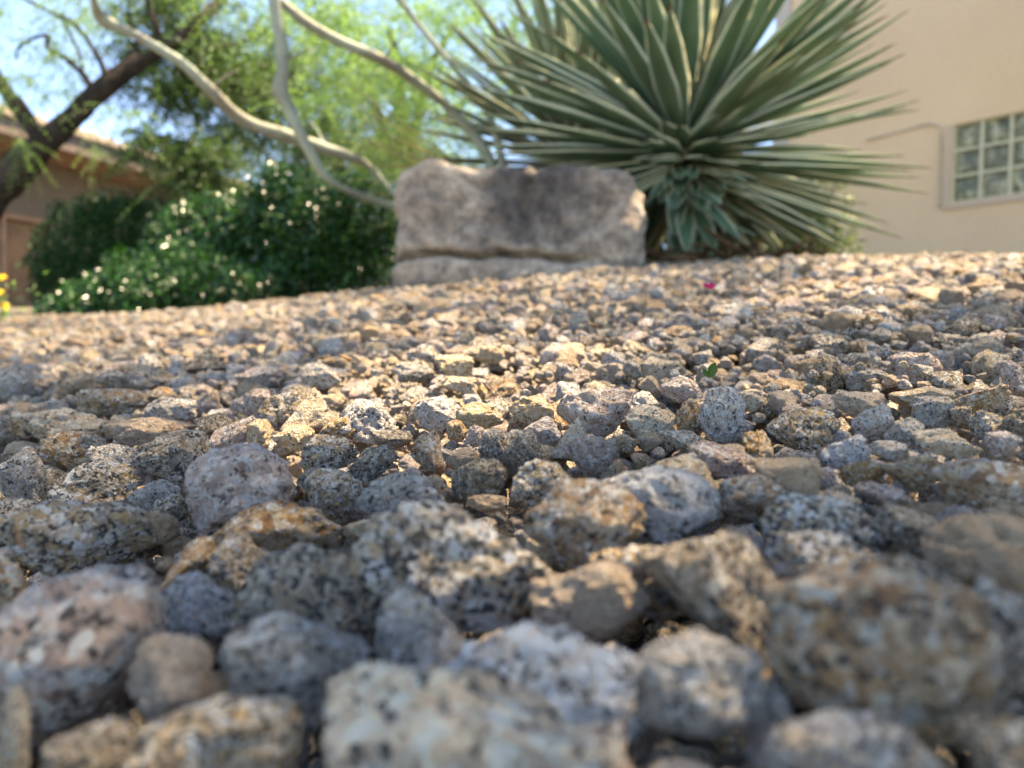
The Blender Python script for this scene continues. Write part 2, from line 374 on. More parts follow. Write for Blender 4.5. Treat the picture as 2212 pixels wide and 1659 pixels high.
hs('4', 1350, 490, 1500, 560, 'tan', 'flat', 0, 'flat tan stone behind the sunlit triangular stone')
hs('4', 2068, 640, 2230, 800, 'speck', 'block', -6, 'stone with bold black patches below the smooth cream stone', 'the bold black-patched stone')
hs('4', 1930, 605, 2020, 700, 'ochre', 'round', 0, 'deep orange rounded stone in the sun below the white one')
hs('4', 2010, 625, 2100, 720, 'pink', 'block', 0, 'small pale pink cube-like stone beside the deep orange one')
hs('4', 2015, 925, 2190, 1010, 'tan', 'round', 0, 'smooth rosy brown stone under the brownish grey block')
hs('4', 1700, 355, 1880, 440, 'grey', 'block', 0, 'shaded grey stone just outside the far end of the sun patch')
hs('4', 1300, 360, 1470, 470, 'grey', 'block', 20, 'shaded bluish stone behind the sunlit triangular stone')
hs('4', 1020, 370, 1240, 460, 'pink', 'flat', 0, 'long pale mottled stone far behind the tilted pink slab')
hs('4', 640, 460, 760, 530, 'dark', 'round', 0, 'small reddish brown stone among the grey ones further back')
hs('4', -30, 600, 90, 720, 'dark', 'round', 0, 'rounded brown stone cut by the frame edge beside pale flat one')
hs('4', 205, 520, 290, 590, 'white', 'round', 0, 'little white stone behind the long flat pale stone')
hs('F', -130, 1240, 330, 1605, 'pink', 'wedge', -38, 'big blurred mauve pink stone slanting up to a peak', 'the big slanting mauve stone')
hs('F', 330, 1242, 515, 1400, 'white', 'wedge', 20, 'blurred pink and white stone beside the slanting mauve peak')
hs('F', 285, 1375, 480, 1580, 'tan', 'block', 0, 'blurred brown grey stone leaning on the big slanting mauve stone')
hs('F', 500, 1180, 868, 1400, 'dark', 'block', 8, 'big blurred stacked stone, dull grey brown top of the pile', 'the big blurred stacked stone')
hs('F', 485, 1330, 800, 1585, 'grey', 'block', -35, 'blurred grey brown stone carrying the stacked stone above it', 'the blurred supporting stone')
hs('F', 765, 1082, 1192, 1370, 'speck', 'block', 8, 'large blurred ochre and grey stone with dark rusty hollow', 'the blurred rusty-hollow stone')
hs('F', 812, 1268, 1035, 1500, 'grey', 'wedge', 10, 'blurred pale grey wedge below the rusty-hollow stone')
hs('F', 700, 1452, 1340, 1760, 'cream', 'flat', 16, 'biggest pale cream stone at the very front, strongly blurred', 'the biggest pale cream stone')
hs('F', 942, 1352, 1400, 1640, 'white', 'block', 14, 'wide blurred whitish stone behind the biggest pale cream stone', 'the wide whitish stone')
hs('F', 1338, 1365, 1652, 1590, 'grey', 'egg', 8, 'oval grey stone with a white patch on its upper end', 'the oval grey stone')
hs('F', 1680, 1195, 2150, 1625, 'ochre', 'round', 20, 'biggest round stone, ochre spotted with white and black', 'the biggest round ochre stone')
hs('F', 1140, 1205, 1398, 1390, 'tan', 'block', 5, 'plain tan faceted stone like a cut block', 'the plain tan faceted stone')
hs('F', 1370, 1148, 1722, 1440, 'dark', 'wedge', 30, 'blurred brown stone sloping down towards the biggest round ochre one', 'the sloping brown stone')
hs('F', 1130, 1040, 1392, 1245, 'ochre', 'round', -12, 'blurred golden brown domed stone above the tan faceted one', 'the golden brown domed stone')
hs('F', 1245, 1012, 1545, 1200, 'white', 'wedge', 14, 'long whitish mottled stone behind the golden brown domed stone', 'the long whitish mottled stone')
hs('F', 1538, 1022, 1700, 1135, 'ochre', 'round', 0, 'translucent orange quartz stone in sharp focus', 'the orange quartz stone')
hs('F', 1370, 985, 1545, 1110, 'cream', 'block', 16, 'yellowish grey block behind the long whitish mottled stone', 'the yellowish grey block')
hs('F', 1480, 955, 1660, 1035, 'pink', 'flat', 3, 'mauve ridged slab lying flat behind the orange quartz stone', 'the mauve ridged slab')
hs('F', 1625, 990, 1765, 1110, 'tan', 'wedge', 20, 'brownish tan stone leaning behind the orange quartz stone')
hs('F', 1650, 1078, 1915, 1215, 'speck', 'round', 0, 'blurred black and white speckled stone above the ochre giant', 'the black and white speckled stone')
hs('F', 1880, 1090, 2040, 1220, 'dark', 'block', 10, 'blurred dark stone next to the black and white speckled stone')
hs('F', 1650, 1150, 1900, 1330, 'speck', 'block', 10, 'blurred stone with cream blotches just behind the biggest ochre stone')
hs('F', 2018, 996, 2260, 1118, 'ochre', 'block', -3, 'sharp reddish ochre stone glazed with white quartz', 'the glazed reddish ochre stone')
hs('F', 2010, 1110, 2330, 1330, 'tan', 'round', -20, 'huge blurred tan stone rising at the frame edge')
hs('F', 2060, 1270, 2330, 1520, 'dark', 'block', 0, 'large blurred dark speckled stone under the huge tan one')
hs('F', 1665, 1540, 2000, 1740, 'grey', 'round', 0, 'blurred grey dome in front of the biggest ochre stone', 'the blurred grey dome')
hs('F', 1555, 1130, 1655, 1205, 'pink', 'wedge', 0, 'small pinkish brown stone tucked under the orange quartz stone')
hs('F', 1508, 833, 1608, 958, 'white', 'egg', 0, 'egg-shaped white and grey stone balanced upright', 'the egg-shaped white stone')
hs('F', 1204, 838, 1358, 945, 'pink', 'block', -14, 'brown pink blocky stone with dark corner, beside cream ones', 'the brown pink block')
hs('5', 495, 625, 708, 765, 'cream', 'round', -6, 'cream lumpy stone beside the brown pink block', 'the cream lumpy stone')
hs('5', 700, 600, 835, 765, 'ochre', 'block', 0, 'tan brown stone touching the egg-shaped white stone')
hs('5', 628, 738, 855, 865, 'speck', 'flat', 18, 'slanted black and white stone in front of the egg-shaped one', 'the slanted black and white stone')
hs('5', 535, 735, 650, 825, 'cream', 'round', 0, 'small cream stone under the cream lumpy stone')
hs('5', 448, 755, 552, 830, 'ochre', 'block', 0, 'little orange stone below the brown pink block')
hs('5', 225, 758, 460, 950, 'pink', 'block', 10, 'two-toned stone, dark brown side and flat pink top', 'the two-toned stone')
hs('5', 1112, 638, 1405, 822, 'speck', 'block', 10, 'pitted tan stone with black hollows past the egg-shaped one', 'the pitted tan stone')
hs('5', 985, 568, 1088, 660, 'cream', 'round', 0, 'round banded orange stone just behind the egg-shaped stone')
hs('5', 640, 498, 805, 615, 'pink', 'round', -20, 'pinkish grey dome behind the cream lumpy stone', 'the pinkish grey dome')
hs('5', 518, 565, 632, 660, 'white', 'round', 0, 'small white speckled stone between brown pink block and grey dome')
hs('5', 1390, 565, 1610, 690, 'tan', 'flat', 6, 'smooth brown slab-sided stone further back than the pitted tan one', 'the smooth brown slab')
hs('5', 1475, 620, 1655, 790, 'white', 'wedge', -35, 'whitish wedge resting against the smooth brown slab')
hs('5', 1342, 748, 1538, 900, 'white', 'block', -12, 'pale stone with a pink spot below the pitted tan stone', 'the pink-spotted pale stone')
hs('5', 1000, 738, 1125, 880, 'ochre', 'wedge', 10, 'upright tan stone in front of the banded orange one')
hs('5', 0, 855, 278, 1075, 'speck', 'round', 0, 'white grey crumbly stone below the two-toned stone', 'the white grey crumbly stone')
hs('5', -30, 735, 135, 905, 'dark', 'round', 15, 'brown rounded stone between the bold black-patched and two-toned stones')
hs('5', 165, 670, 350, 870, 'cream', 'point', 5, 'cream double-peaked stone before the brown pink block', 'the cream peaked stone')
hs('5', 48, 675, 210, 800, 'pink', 'round', 0, 'pink cream stone beside the cream peaked stone')
hs('5', -10, 583, 182, 715, 'cream', 'block', -6, 'sunlit orange cream block next to the brown pink block', 'the sunlit orange cream block')
hs('5', 1738, 588, 1898, 740, 'grey', 'block', -10, 'grey angular stone rising above the grey slab', 'the grey angular stone')
hs('5', 1618, 680, 1785, 810, 'grey', 'flat', 8, 'dull grey slab with a smooth face', 'the dull grey slab')
hs('5', 1880, 630, 1990, 730, 'dark', 'flat', 10, 'brown flat stone leaning beside the grey angular stone')
hs('5', 1985, 650, 2130, 770, 'speck', 'block', 0, 'jagged black specked stone past the grey angular stone')
hs('5', 1945, 535, 2135, 665, 'ochre', 'wedge', -20, 'brown tan stone with sunny upper rim behind the jagged one')
hs('5', 2102, 435, 2230, 590, 'pink', 'wedge', 25, 'rosy pink stone standing high at the far frame edge')
hs('5', 2048, 740, 2190, 850, 'pink', 'block', 0, 'dull pink stone in front of the jagged black specked stone')
hs('5', 1760, 730, 2010, 855, 'cream', 'block', 0, 'yellowish stone before the grey angular stone', 'the yellowish stone')
hs('5', 1600, 830, 1830, 1000, 'ochre', 'block', 10, 'white and brown pitted stone in focus below the dull grey slab', 'the white and brown pitted stone')
hs('5', 1418, 865, 1595, 980, 'ochre', 'block', 0, 'tan block beside the white and brown pitted stone')
hs('5', 1300, 890, 1395, 1000, 'pink', 'block', 0, 'small rosy upright stone between tan block and mauve slab')
hs('5', 1488, 962, 1705, 1060, 'pink', 'flat', 14, 'thin mauve and white layered slab above the speckled blurred stones', 'the thin layered slab')
hs('5', 1842, 1060, 1992, 1170, 'pink', 'block', 0, 'pinkish cream chip under the glazed reddish ochre stone')
hs('5', 1300, 1000, 1500, 1070, 'cream', 'flat', 0, 'cream flat stone lapping under the thin layered slab')
hs('5', 1850, 850, 2090, 940, 'pink', 'flat', 0, 'wide pink brown flat stone behind the glazed ochre stone')
hs('5', 1540, 780, 1700, 870, 'grey', 'block', 0, 'grey mottled stone behind the white and brown pitted stone')
hs('5', 2125, 640, 2250, 800, 'dark', 'round', 0, 'dark brown rounded stone cut off beside the jagged one')
hs('5', 1640, 545, 1900, 640, 'cream', 'flat', -8, 'large cream orange ridge stone catching sun behind the grey one')
hs('5', 1245, 855, 1330, 925, 'dark', 'round', 0, 'small brown stone in shade under the pitted tan stone')
hs('5', 400, 770, 500, 830, 'cream', 'wedge', 0, 'small cream wedge behind the two-toned stone')
hs('F', 335, 1165, 465, 1300, 'ochre', 'wedge', -30, 'rusty orange stone beneath the wide rugged tan stone', 'the rusty orange stone')
hs('F', 455, 1140, 585, 1300, 'speck', 'round', 0, 'dark mottled round stone in front of the flat-topped tan block')
hs('F', 735, 1120, 830, 1170, 'cream', 'flat', 0, 'cream pebble beside the flat-topped tan block')
hs('F', 0, 1480, 60, 1700, 'cream', 'round', 0, 'blurred orange cream stone in the lowest frame corner')
hs('F', 290, 1500, 640, 1740, 'speck', 'block', -20, 'blurred yellowish speckled stone beside the front-most pale one')
hs('F', -60, 1190, 60, 1400, 'ochre', 'block', 0, 'blurred golden stone hiding behind the slanting mauve peak')
hs('F', 1260, 1180, 1500, 1330, 'speck', 'round', 0, 'blurred black and yellow stone beneath the sloping brown one')
hs('F', 2080, 1560, 2300, 1740, 'dark', 'block', 0, 'dark reddish blurred stone in the bottom corner')
hs('F', 100, 1560, 300, 1720, 'dark', 'block', 0, 'very dark stone in the gap below the slanting mauve peak')

SPH = []      # centre, radius of everything placed, for the height field
heroes = []
def place_hero(k, h):
    cx, cy, wd, ht, pal, shape, tilt, label, short = h
    bot = cy + .40*ht
    d = hit_ground(cx, bot)
    thick = .85*min(wd, ht)*d/FPX if shape != 'flat' else .6*wd*d/FPX
    dc = d + .38*thick
    c = at(cx, cy, dc)
    sx, sz = wd*dc/FPX/2, ht*dc/FPX/2; sy = max(thick/2, .35*sx)
    asp = {'flat': (1.6, 1.2, .8), 'egg': (.85, .85, 1.1), 'wedge': (1.5, 1, .8), 'block': (1.15, 1, .95)}.get(shape, (1, 1, 1))
    P, F_ = stone_shape(100+k, shape, 5, tilt, asp)
    mn, mx = P.min(0), P.max(0); P = (P-(mn+mx)/2)/((mx-mn)/2)          # -1..1 on each axis
    s = max(sx, sy, sz); P = P*np.array([sx, sy, sz])/s*1.04
    o = mesh_np('stone', P, F_, COARSE[PAL[pal].name] if dc < .14 and pal != 'tan' else PAL[pal])
    yaw = math.atan2(c[0], c[1]); o.rotation_euler = (0, 0, -yaw); o.location = c; o.scale = (s, s, s)
    tag(o, label, 'stone', 'gravel stones, the larger ones')
    heroes.append(dict(c=c, r=max(sx, sz), s=(sx, sy, sz), f=(cx, cy, wd, ht), d=dc, short=short, label=label, pal=pal, o=o))
for k, h in enumerate(H): place_hero(k, h)

# ------------------------------------------------------------------ the rest of the gravel, settled on a height field
PN = 40
pcol = bpy.data.collections.new('gravel_kinds')
protos = []
_pals = ['tan', 'pink', 'grey', 'cream', 'speck', 'ochre', 'white', 'dark', 'tan', 'pink', 'speck', 'cream']
_shp = ['block', 'round', 'wedge', 'flat', 'block', 'wedge', 'round']
for k in range(PN):
    shp = _shp[k % 7]; rs = np.random.RandomState(900+k)
    P, F_ = stone_shape(500+k, shp, 4, 0, (1, rs.uniform(.75, 1), rs.uniform(.55, .85)))
    P = P/np.abs(P).max()
    o = mesh_np('gravel_stone_%02d' % k, P, F_, PAL[_pals[k % 12]]); C.objects.unlink(o); pcol.objects.link(o)
    protos.append((o, _pals[k % 12], shp))

CELL = .0025; X0, Y0 = -2.9, -.12; NX, NY = int(6.6/CELL), int(3.5/CELL)
gx = X0 + (np.arange(NX)+.5)*CELL; gy = Y0 + (np.arange(NY)+.5)*CELL
HF = np.full((NX, NY), -.017, np.float32)          # height relative to ground()
HF -= (.020*(1-sm((np.hypot(gx[:, None], gy[None, :])-.25)/.3))).astype(np.float32)
def stamp(x, y, rx, top, rz):
    i0 = int((x-rx-X0)/CELL); i1 = int((x+rx-X0)/CELL)+1; j0 = int((y-rx-Y0)/CELL); j1 = int((y+rx-Y0)/CELL)+1
    i0 = max(i0, 0); j0 = max(j0, 0)
    if i1 <= i0 or j1 <= j0 or i0 >= NX or j0 >= NY: return
    q = ((gx[i0:i1, None]-x)**2 + (gy[None, j0:j1]-y)**2)/(rx*rx)
    v = np.where(q < 1, top - rz + rz*np.sqrt(np.maximum(1-q, 0)), -9)
    s = HF[i0:i1, j0:j1]; np.maximum(s, v, out=s)
stones = []   # x, y, z, scale, proto, rot
def wanted(x, y):
    w_ = .22 + .86*max(y, 0)
    return -w_ < x < w_
def settle(n, rfun, cap, avoid=True, yr=None, cand=4, seed=0, tight=.46):
    rs = np.random.RandomState(seed); k = 0
    lo, hi = yr
    while k < n:
        k += 1; best = None
        # more candidates drop where the ground is lowest
        u = rs.rand()
        # area-uniform in the wedge
        for _ in range(40):
            y = rs.uniform(lo, hi); x = rs.uniform(-3.0, 3.0)
            if wanted(x, y) and rs.rand() < 1: break
        r = rfun(rs, math.hypot(x, y))
        for c in range(cand):
            xx = x + rs.uniform(-1, 1)*r*3; yy = y + rs.uniform(-1, 1)*r*3
            i = int((xx-X0)/CELL); j = int((yy-Y0)/CELL)
            if not (2 < i < NX-3 and 2 < j < NY-3): continue
            hgt = HF[i, j]
            if best is None or hgt < best[0]: best = (hgt, xx, yy, i, j)
        if best is None: continue
        _, x, y, i, j = best
        q = max(1, int(r*.6/CELL)); patch = HF[max(i-q, 0):i+q+1, max(j-q, 0):j+q+1]
        base = float(np.mean(patch)*.6 + np.max(patch)*.4)
        rz = r*.68; zc = base + rz*.62
        if zc + rz > cap: continue
        z = float(ground(x, y)) + zc; P = np.array([x, y, z])
        if avoid:
            fx, fy, dd = proj(P)
            if dd < .05: continue
            pr = r*FPX/dd; bad = False
            if dd < .9:
                for h in heroes:
                    cx, cy, wd, ht = h['f']
                    if abs(fx-cx) < wd*tight+pr*.75 and abs(fy-cy) < ht*tight+pr*.7:
                        if dd < h['d']+h['s'][1]*.4:
                            bad = True; break
                        if np.linalg.norm((P-h['c'])/(np.array(h['s'])+r*.5)) < 1: bad = True; break
            if bad: continue
        pid = rs.randint(PN); rot = (rs.uniform(-.45, .45), rs.uniform(-.45, .45), rs.uniform(0, 6.283))
        if rs.rand() < .25: rot = tuple(rs.uniform(0, 6.283, 3))
        stones.append((x, y, z, r, pid, rot)); stamp(x, y, r*.9, zc+rz, rz)
def rf(med, sg, lo, hi):
    return lambda rs, d: float(np.clip(med*math.exp(rs.normal()*sg), lo, hi))
settle(7000, rf(.0056, .35, .003, .010), -.005, True, (-.05, .55), 3, 1, .20)      # small fill between the near stones
for h in heroes:
    c = h['c']; stamp(c[0], c[1], h['s'][0]*.9, c[2]-float(ground(c[0], c[1]))+h['s'][2], h['s'][2])
settle(3500, rf(.0060, .35, .003, .011), .003, True, (-.05, .5), 5, 11, .30)
settle(5200, rf(.0064, .42, .003, .0135), .010, True, (-.05, .75), 4, 2)
settle(2600, rf(.0045, .3, .0028, .008), .007, True, (-.05, .65), 6, 5)
settle(7000, rf(.0024, .25, .0014, .0036), .008, True, (.06, .6), 5, 8)      # chips and grit
settle(40000, rf(.0062, .38, .003, .016), .011, True, (.55, 2.35), 4, 3)
settle(20000, rf(.0075, .36, .004, .018), .012, False, (2.2, 3.3), 2, 4)

# which of them show largest: a small depth-sorted identity picture
def pick(limit):
    W2, H2 = 1106, 830; idb = np.full((H2, W2), -1, np.int32)
    ent = [(proj(h['c'])[2], -2-i, h['f'][0], h['f'][1], h['f'][2]/2, h['f'][3]/2) for i, h in enumerate(heroes)]
    for i, s in enumerate(stones):
        if s[1] > 1.3: continue
        fx, fy, dd = proj(np.array(s[:3]))
        if dd < .04 or not (-40 < fx < 2252 and -40 < fy < 1700): continue
        ent.append((dd, i, fx, fy, s[3]*FPX/dd*.9, s[3]*.72*FPX/dd))
    ent.sort(reverse=True)
    for dd, i, fx, fy, rx, ry in ent:
        x0, x1, y0, y1 = [int(v) for v in ((fx-rx)/2, (fx+rx)/2+1, (fy-ry)/2, (fy+ry)/2+1)]
        x0 = max(x0, 0); y0 = max(y0, 0)
        if x1 <= x0 or y1 <= y0 or x0 >= W2 or y0 >= H2: continue
        yy, xx = np.mgrid[y0:min(y1, H2), x0:min(x1, W2)]
        mk = ((xx*2-fx)/rx)**2 + ((yy*2-fy)/ry)**2 < 1
        idb[y0:min(y1, H2), x0:min(x1, W2)][mk] = i
    ids, cn = np.unique(idb, return_counts=True)
    vis = dict(zip(ids.tolist(), cn.tolist()))
    c = sorted([(n, i) for i, n in vis.items() if i >= 0], reverse=True)[:limit]
    return [i for n, i in c], vis
n_auto = 300 - len(heroes)
auto, vis = pick(n_auto)
print('heroes', len(heroes), 'stones', len(stones), 'hidden heroes', [h['label'] for i, h in enumerate(heroes) if vis.get(-2-i, 0) < 60])
marks = [(h['f'][0], h['f'][1], h['f'][2], h['f'][3], h['short']) for h in heroes if h['short']]
used_labels = set(h['label'] for h in heroes)
SHW = {'block': 'blocky', 'round': 'rounded', 'wedge': 'angular', 'flat': 'flattish'}
def auto_label(i, s):
    fx, fy, dd = proj(np.array(s[:3])); pid = s[4]; pr = s[3]*FPX/dd
    size = 'tiny' if pr < 16 else 'small' if pr < 28 else 'medium' if pr < 50 else 'large'
    col = COLW[protos[pid][1]]; shp = SHW[protos[pid][2]]
    near = sorted(marks, key=lambda m_: math.hypot((fx-m_[0]), (fy-m_[1])*1.6))
    for extra in ('', 'a few stones '):
        for m_ in near[:7]:
            dx = (fx-m_[0])/(m_[2]/2+pr); dy = (fy-m_[1])/(m_[3]/2+pr)
            far = math.hypot(dx, dy) > 1.6
            if abs(dy) > abs(dx): rel = 'beyond' if dy < 0 else 'before'
            else: rel = 'left of' if dx < 0 else 'right of'
            pre = 'a few stones ' if far else 'just '
            if abs(dx) > .5 and abs(dy) > .5:
                rel = ('beyond and ' if dy < 0 else 'before and ') + ('left of' if dx < 0 else 'right of')
            lab = f'{size} {col} {shp} stone {pre}{rel} {m_[4]}'
            if lab not in used_labels and len(lab.split()) <= 16: used_labels.add(lab); return lab
    lab = f'{size} {col} {shp} stone among the gravel {rel} {near[0][4]}'
    used_labels.add(lab); return lab
autoset = set(auto)
for i in auto:
    s = stones[i]; o = protos[s[4]][0].copy(); o.name = 'stone'; C.objects.link(o)
    o.location = s[:3]; o.rotation_euler = s[5]; o.scale = (s[3],)*3
    tag(o, auto_label(i, s), 'stone', 'gravel stones, the larger ones')
rest = [s for i, s in enumerate(stones) if i not in autoset]
def gravel():
    me = bpy.data.meshes.new('gravel'); me.from_pydata([s[:3] for s in rest], [], [])
    a = me.attributes.new('rot', 'FLOAT_VECTOR', 'POINT'); a.data.foreach_set('vector', np.array([s[5] for s in rest], np.float32).ravel())
    a = me.attributes.new('scl', 'FLOAT', 'POINT'); a.data.foreach_set('value', np.array([s[3] for s in rest], np.float32))
    a = me.attributes.new('pid', 'INT', 'POINT'); a.data.foreach_set('value', np.array([s[4] for s in rest], np.int32))
    o = bpy.data.objects.new('gravel', me); C.objects.link(o)
    g = bpy.data.node_groups.new('scatter_stones', 'GeometryNodeTree')
    g.interface.new_socket('Geometry', in_out='INPUT', socket_type='NodeSocketGeometry'); g.interface.new_socket('Geometry', in_out='OUTPUT', socket_type='NodeSocketGeometry')
    gi = g.nodes.new('NodeGroupInput'); go = g.nodes.new('NodeGroupOutput')
    ci = g.nodes.new('GeometryNodeCollectionInfo'); ci.inputs['Collection'].default_value = pcol
    ci.inputs['Separate Children'].default_value = True; ci.inputs['Reset Children'].default_value = True
    ip = g.nodes.new('GeometryNodeInstanceOnPoints'); ip.inputs['Pick Instance'].default_value = True
    def na(nm, ty):
        n = g.nodes.new('GeometryNodeInputNamedAttribute'); n.data_type = ty; n.inputs['Name'].default_value = nm
        return next(x for x in n.outputs if x.enabled and x.name == 'Attribute')
    e2r = g.nodes.new('FunctionNodeEulerToRotation')
    g.links.new(na('rot', 'FLOAT_VECTOR'), e2r.inputs[0]); g.links.new(e2r.outputs[0], ip.inputs['Rotation'])
    g.links.new(na('scl', 'FLOAT'), ip.inputs['Scale']); g.links.new(na('pid', 'INT'), ip.inputs['Instance Index'])
    g.links.new(gi.outputs[0], ip.inputs['Points']); g.links.new(ci.outputs[0], ip.inputs['Instance']); g.links.new(ip.outputs[0], go.inputs[0])
    md = o.modifiers.new('scatter', 'NODES'); md.node_group = g
    tag(o, 'loose pinkish tan and grey gravel covering the slope up to the boulder', kind='stuff')
gravel()
# ------------------------------------------------------------------ boulder
def boulder():
    mat, t, b = M('boulder_rock'); L = t.links
    tc = N(t, 'ShaderNodeTexCoord'); co = tc.outputs['Object']
    n1 = N(t, 'ShaderNodeTexNoise', i_Scale=5.0, i_Detail=8.0, i_Roughness=.65); L.new(co, n1.inputs['Vector'])
    n2 = N(t, 'ShaderNodeTexNoise', i_Scale=32.0, i_Detail=5.0, i_Roughness=.7); L.new(co, n2.inputs['Vector'])
    n3 = N(t, 'ShaderNodeTexNoise', i_Scale=2.6, i_Detail=7.0, i_Roughness=.6, i_Distortion=.6); L.new(co, n3.inputs['Vector'])
    base = ramp(t, n1.outputs[0], [(.3, (.17, .125, .095)), (.5, (.32, .25, .19)), (.68, (.50, .41, .32))])
    # weathered dark patina towards one side (a stain of the rock itself)
    at_ = N(t, 'ShaderNodeAttribute', attribute_name='tone')
    pat = mth(t, 'ADD', at_.outputs['Fac'], mth(t, 'MULTIPLY', mth(t, 'SUBTRACT', n3.outputs[0], .5), 3.6))
    base = mix(t, mth(t, 'MULTIPLY', ramp(t, pat, [(.25, (0,)*3), (.8, (1,)*3)]), .85), base, (.065, .053, .047))
    base = mix(t, .8, base, ramp(t, n2.outputs[0], [(.36, (.35,)*3), (.5, (.95,)*3), (.64, (1.5,)*3)]), 'MULTIPLY')
    L.new(base, b.inputs['Base Color']); b.inputs['Roughness'].default_value = .88
    h_ = mth(t, 'ADD', mth(t, 'MULTIPLY', n1.outputs[0], 1.0), mth(t, 'MULTIPLY', n2.outputs[0], .25))
    bp = N(t, 'ShaderNodeBump', i_Strength=1.0, i_Distance=.06); L.new(h_, bp.inputs['Height']); L.new(bp.outputs[0], b.inputs['Normal'])
    D, F_ = ICO[6]
    # box-like body: u across -1..1, v up -1..1
    p = 13.0; r = (np.abs(D)**p).sum(1)**(-1/p); B = D*r[:, None]
    u, dpt, v = B[:, 0], B[:, 1], B[:, 2]
    dep = 1.93; cxF, cyF = 1116., 470.
    # outline traced as top and bottom heights across the width
    uu = np.array([-1.02, -.93, -.8, -.55, -.3, 0, .08, .3, .6, .9, 1.02])
    topF = np.array([425, 372, 354, 350, 354, 362, 364, 366, 370, 378, 400.])
    us = u*(1-.03*np.maximum(v, 0)) + .02*vnoise(np.stack([v*2, v*0, v*0], -1), 5)
    fx = cxF - 5 + us*268 - 8*np.clip(v, 0, 1)*(u < 0) + 6*np.clip(-v, 0, 1)*np.sign(u)
    ft = np.interp(u, uu, topF); fb = 640.
    fy = fb + (ft-fb)*(v+1)/2
    P = CAM + (FW[None] + RT[None]*((fx-1106)/FPX)[:, None] + UP[None]*((829.5-fy)/FPX)[:, None])*dep
    back = np.array([.06, .998, 0])
    P = P + (dpt+1)[:, None]*.20*back
    # crack: an overhanging upper block over a ledge
    ck = .10 + .0*u
    vc = -.37 + .022*np.sin(u*3+1) - .10*np.clip(u-.1, 0, 1) + .03*vnoise(np.stack([u*7, u*0, u*0], -1), 3)
    dvc = v - vc
    front = np.clip(-dpt, 0, 1)
    groove = -np.exp(-(dvc/.05)**2)*.075*np.clip((.75-u)*3, 0.15, 1)
    ledge = np.where(dvc < 0, .010, 0) - .012*np.clip(dvc, 0, 1)
    vert = -np.exp(-((u-.06-.12*v+.05*vnoise(np.stack([v*4, v*0, v*0], -1), 8))/.04)**2)*.012*(v > .25)
    n_ = fbm(P*5, 4, 3)*.022 + fbm(P*22, 4, 5)*.011 + np.abs(vnoise(P*11, 4))*.020
    off = (groove + ledge + vert)*front
    P = P - back*off[:, None] + D*n_[:, None]
    tone = 1.15*np.exp(-(((u-.12)/.5)**2)) * np.clip((v-vc)*4, 0, 1) - .30*(u < -.5) + .35*np.exp(-(dvc/.12)**2)*(u > -.5) - .25*(dvc < -.05)
    base_ = P.mean(0); base_[2] = P[:, 2].min()
    o = mesh_np('boulder', P-base_, F_, mat, attr=tone); o.location = base_
    tag(o, 'large squared brown boulder with a dark stained face and a crack', 'boulder')
boulder()

# ------------------------------------------------------------------ agave
def agave_mat(name='agave_leaf', g1=(.068, .135, .078), g2=(.13, .21, .13), cr=(.60, .60, .42)):
    m_, t, b = M(name); L = t.links
    uv = N(t, 'ShaderNodeUVMap'); sp = N(t, 'ShaderNodeSeparateXYZ'); L.new(uv.outputs[0], sp.inputs[0])
    a = mth(t, 'MULTIPLY', mth(t, 'ABSOLUTE', mth(t, 'SUBTRACT', mth(t, 'FRACT', sp.outputs[0]), .5)), 2.0)
    nz = N(t, 'ShaderNodeTexNoise', i_Scale=9.0, i_Detail=3.0); L.new(uv.outputs[0], nz.inputs['Vector'])
    tc = N(t, 'ShaderNodeTexCoord'); n2 = N(t, 'ShaderNodeTexNoise', i_Scale=6.0, i_Detail=5.0); L.new(tc.outputs['Object'], n2.inputs['Vector'])
    st = N(t, 'ShaderNodeTexNoise', i_Scale=1.0, i_Detail=2.0); mp = N(t, 'ShaderNodeMapping'); mp.inputs['Scale'].default_value = (34, .6, 1)
    L.new(uv.outputs[0], mp.inputs[0]); L.new(mp.outputs[0], st.inputs['Vector'])
    green = mix(t, ramp(t, n2.outputs[0], [(.35, (0,)*3), (.65, (1,)*3)]), g1, g2)
    green = mix(t, .6, green, ramp(t, st.outputs[0], [(.35, (.75,)*3), (.65, (1.2,)*3)]), 'MULTIPLY')
    e = mth(t, 'ADD', a, mth(t, 'MULTIPLY', mth(t, 'SUBTRACT', nz.outputs[0], .5), .12))
    c = mix(t, ramp(t, e, [(.78, (0,)*3), (.86, (1,)*3)]), green, cr)
    c = mix(t, ramp(t, sp.outputs[1], [(.94, (0,)*3), (.965, (1,)*3)]), c, (.10, .05, .03))
    L.new(c, b.inputs['Base Color']); b.inputs['Roughness'].default_value = .42; b.inputs['Specular IOR Level'].default_value = .4
    tr = N(t, 'ShaderNodeBsdfTranslucent'); L.new(mix(t, 1.0, c, (1.3, 1.4, .6), 'MULTIPLY'), tr.inputs[0])
    mx = N(t, 'ShaderNodeMixShader'); mx.inputs[0].default_value = .16
    L.new(b.outputs[0], mx.inputs[1]); L.new(tr.outputs[0], mx.inputs[2]); L.new(mx.outputs[0], t.nodes['Material Output'].inputs['Surface'])
    return m_
AG = agave_mat()
